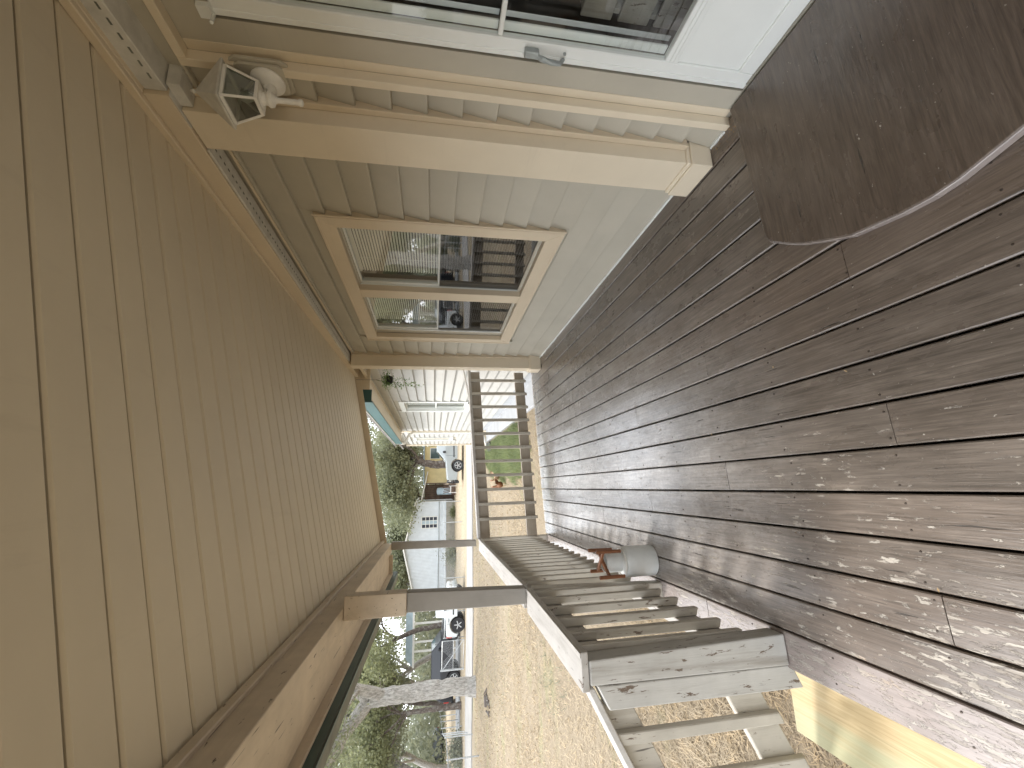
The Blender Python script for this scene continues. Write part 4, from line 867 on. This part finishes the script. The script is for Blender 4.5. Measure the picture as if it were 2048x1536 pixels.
gt = thing('wire_gate', (-9.3, 29.5, -.5), 'galvanised wire gate standing ajar beyond the road before the dark vehicle', 'gate')
ga, gb = (-10.75, 30.0), (-8.85, 29.0)
MB().tube([(*ga, -.45), (*ga, .95)], .06, 10).build('gate_post', 'galv', gt, smooth=True)
fm = MB(); fm.tube([(*gb, -.42), (*gb, .86), (*ga, .86)], .024, 6).tube([(*gb, -.42), (*ga, -.42)], .022, 6).tube([(*gb, .2), (*ga, .2)], .018, 6).tube([(*gb, -.4), (*ga, .84)], .018, 6); fm.build('frame', 'galv', gt)
gm = MB()
for i in range(30):
    for s_ in (1, -1):
        t0, t1 = i/30, i/30+s_*.7; t1 = min(1, max(0, t1)); p = [ga[k]+(gb[k]-ga[k])*t0 for k in (0, 1)]; q = [ga[k]+(gb[k]-ga[k])*t1 for k in (0, 1)]; z1 = -.42+1.28*abs(t1-t0)/.7
        gm.add([(*p, -.42), (*p, -.412), (*q, z1+.008), (*q, z1)], [(0, 1, 2, 3)])
gm.build('wire_mesh', 'galv', gt, kind='stuff')

# ------------------------------------------------------------------ trees
def limb(mb, p, d, ln, r0, depth, tips, segs=5, wob=.16):
    pts = [Vector(p)]; dd = Vector(d).normalized()
    for i in range(segs):
        dd = (dd+Vector(rng.normal(size=3))*wob+Vector((0, 0, .03))).normalized(); pts.append(pts[-1]+dd*ln/segs)
    r1 = r0*(.55 if depth else .25); mb.tube(pts, list(np.linspace(r0, r1, segs+1)), 8 if depth > 1 else 6)
    if depth == 0: tips += pts[1:]; return
    if depth == 1: tips += pts[3:]
    for i in range(3 if depth > 1 else 4):
        q = pts[rng.integers(2, segs+1)] if i else pts[-1]; nd = (dd+Vector(rng.normal(size=3))*.75).normalized(); nd.z = abs(nd.z)*.6+.05
        limb(mb, q, nd, ln*rng.uniform(.55, .8), r1*(.9 if i == 0 else .65), depth-1, tips, segs, wob)
def make_tree(name, loc, trunkpts, rad, H, nleaf, lsize, mats, label, group=None, depth=3, spread=.75, crown=None, n0=5, llen=None, taper=.35, lr=(.45, .65)):
    e = thing(name, loc, label, 'tree', group); tb = MB(); tips = []
    P = [Vector(loc)+Vector(p) for p in trunkpts]
    # flared, slightly lumpy trunk
    dense = []; rr = []
    for i in range(len(P)-1):
        for t in np.linspace(0, 1, 6, endpoint=False): dense.append(P[i].lerp(P[i+1], t)+Vector(rng.normal(size=3))*rad*.05); rr.append(rad*(1-taper*(i+t)/(len(P)-1))*(1+.5*max(0, .5-(i+t)*2))*rng.uniform(.95, 1.05))
    dense.append(P[-1]); rr.append(rr[-1]*.95); tb.tube(dense, rr, 12)
    top = P[-1]; r0 = rr[-1]
    for i in range(n0):
        a = 2*math.pi*(i+rng.random()*.6)/n0; q = dense[-1] if i < 3 else dense[rng.integers(len(dense)*3//4, len(dense))]
        limb(tb, q, (math.cos(a)*spread, math.sin(a)*spread, rng.uniform(.5, 1.1)), (llen or H*.36), r0*rng.uniform(*lr), depth-1, tips)
    tb.build('trunk', mats[0], e, smooth=True)
    tips = np.array([tuple(t) for t in tips]); idx = rng.integers(0, len(tips), nleaf//14); cen = tips[idx]+rng.normal(size=(len(idx), 3))*(.6, .6, .5)*(H/9)
    pts = np.repeat(cen, 14, 0)+rng.normal(size=(len(cen)*14, 3))*(.26, .26, .2)
    if crown: pts = pts[crown(pts)]
    V, F = leafcloud(pts, lsize); V -= np.array(loc); arrmesh('crown', V, F, mats[1], e); return e
def place(e, x, y, rz, s, label):
    c = copy_tree(e); c.location = (x, y, -.5); c.rotation_euler = (0, 0, rz); c.scale = (s, s, s*rng.uniform(.92, 1.08)); c['label'] = label; return c
G1 = 'trees behind the sheds and road'
make_tree('oak_tree', (-8.75, 22.3, -.5), [(0, 0, -.1), (.08, 0, 1.0), (.02, 0, 2.4), (.0, .0, 3.6), (-.1, .1, 4.6)], .38, 8, 34000, .065, ('barkl', 'leaf'), 'big oak with a thick pale grey trunk at the left of the lawn', depth=4, spread=.8, n0=4, llen=3.2, taper=.12, lr=(.7, .95))
t1 = make_tree('tree', (2.1, 41.0, -.5), [(0, 0, 0), (-.1, 0, 1.6), (.1, 0, 2.8), (.35, 0, 3.6)], .40, 9, 26000, .12, ('barkd', 'leaf'), 'leafy tree with a dark trunk in front of the yellow shed', G1, depth=4, spread=1.1, llen=2.5)
t2 = make_tree('tree', (-10.9, 40, -.5), [(0, 0, 0), (-.1, 0, 1.5), (-.3, 0, 3.2), (-.9, 0, 5.0)], .24, 9, 13000, .12, ('barkd', 'leafy'), 'slender leaning tree with yellow green leaves in front of the carport', G1, depth=3, spread=.7, llen=3.4)
t3 = make_tree('tree', (-20.5, 37, -.5), [(0, 0, 0), (.2, 0, 1.4), (.7, 0, 2.6), (1.5, 0, 4.0)], .33, 9, 16000, .12, ('barkl', 'leafd'), 'pale grey leaning tree right of the far dusty green tree', G1, depth=3, spread=.8, llen=3.4)
rows = [(t1, -1.5, 55, 1.0, 1.15, 'tall green tree rising behind the lean to roof'), (t1, -6.0, 58, 2.2, 1.0, 'round green tree rising behind the barn roof ridge'),
        (t1, 6.5, 52, 3.1, 1.1, 'dense green tree behind the right end of the yellow shed'), (t2, 4.3, 62, .7, 1.75, 'airy tree showing sky gaps above the green eave'),
        (t1, 9.5, 70, 4.0, 1.1, 'farthest right tree, tall and thin leaved above the wing roof'), (t3, -11.5, 56, 1.7, 1.15, 'dusty green tree behind the left end of the barn'),
        (t3, -15.5, 48, 4.1, 1.0, 'dusty green tree directly behind the dark vehicle'), (t3, -21, 56, 5.0, .95, 'dark leaved tree filling the gap left of the carport'),
        (t2, -17.5, 42, 2.6, .85, 'yellow green young tree behind the oak trunk'), (t3, -27.5, 52, .4, 1.1, 'green tree at the far left beside the far parked car'),
        (t3, -33, 60, 2.8, 1.0, 'broad dark tree at the far left edge of the yard'), (t3, -25.5, 40, 3.3, .9, 'low spreading tree between the road and the left gutter'),
        (t2, -14.2, 33.5, 5.2, .8, 'thin tree just behind the wire fence left of the oak')]
for e, x, y, rz, s, lb in rows: place(e, x, y, rz, s, lb)
# distant wood and low bushes closing the horizon
n = 50000; a = rng.uniform(-1.0, .40, n); dist = rng.uniform(75, 110, n); hh = (8.0+2.6*np.sin(a*23)+1.6*np.sin(a*57+1)+rng.normal(size=n)*1.2)*(.55+.45*np.clip((a+.5)*3, 0, 1))
P = np.stack([np.sin(a)*dist, np.cos(a)*dist, -.5+rng.random(n)*hh], 1); V, F = leafcloud(P, .42); tag(arrmesh('distant_wood', V, F, 'leafd'), kind='stuff')
for (x, y, s, nb, m, lb) in ((-16.6, 33, .8, 3600, 'leafd', 'dark green bush at the foot of the fence left of the oak'), (-5.6, 40.6, .9, 2600, 'leafd', 'bare scrubby bush against the barn skirting'), (-2.2, 41.6, .45, 900, 'leafy', 'small weed clump at the barn corner')):
    e = thing('bush', (x, y, -.5), lb, 'bush', 'bushes'); P = rng.normal(size=(nb, 3))*(.6*s, .5*s, .45*s); P[:, 2] = abs(P[:, 2]); V, F = leafcloud(P+np.array([0, 0, .05]), .06); o = arrmesh('foliage', V, F, m, e)
    tw = MB()
    for i in range(14):
        q = rng.normal(size=3)*(.7*s, .5*s, .3*s); tw.tube([(x, y, -.5), (x+q[0]*.5, y+q[1]*.5, -.5+.4*s), (x+q[0], y+q[1], -.5+.5*s+abs(q[2]))], [.02, .012, .005], 5)
    tw.build('twigs', 'barkd', e)
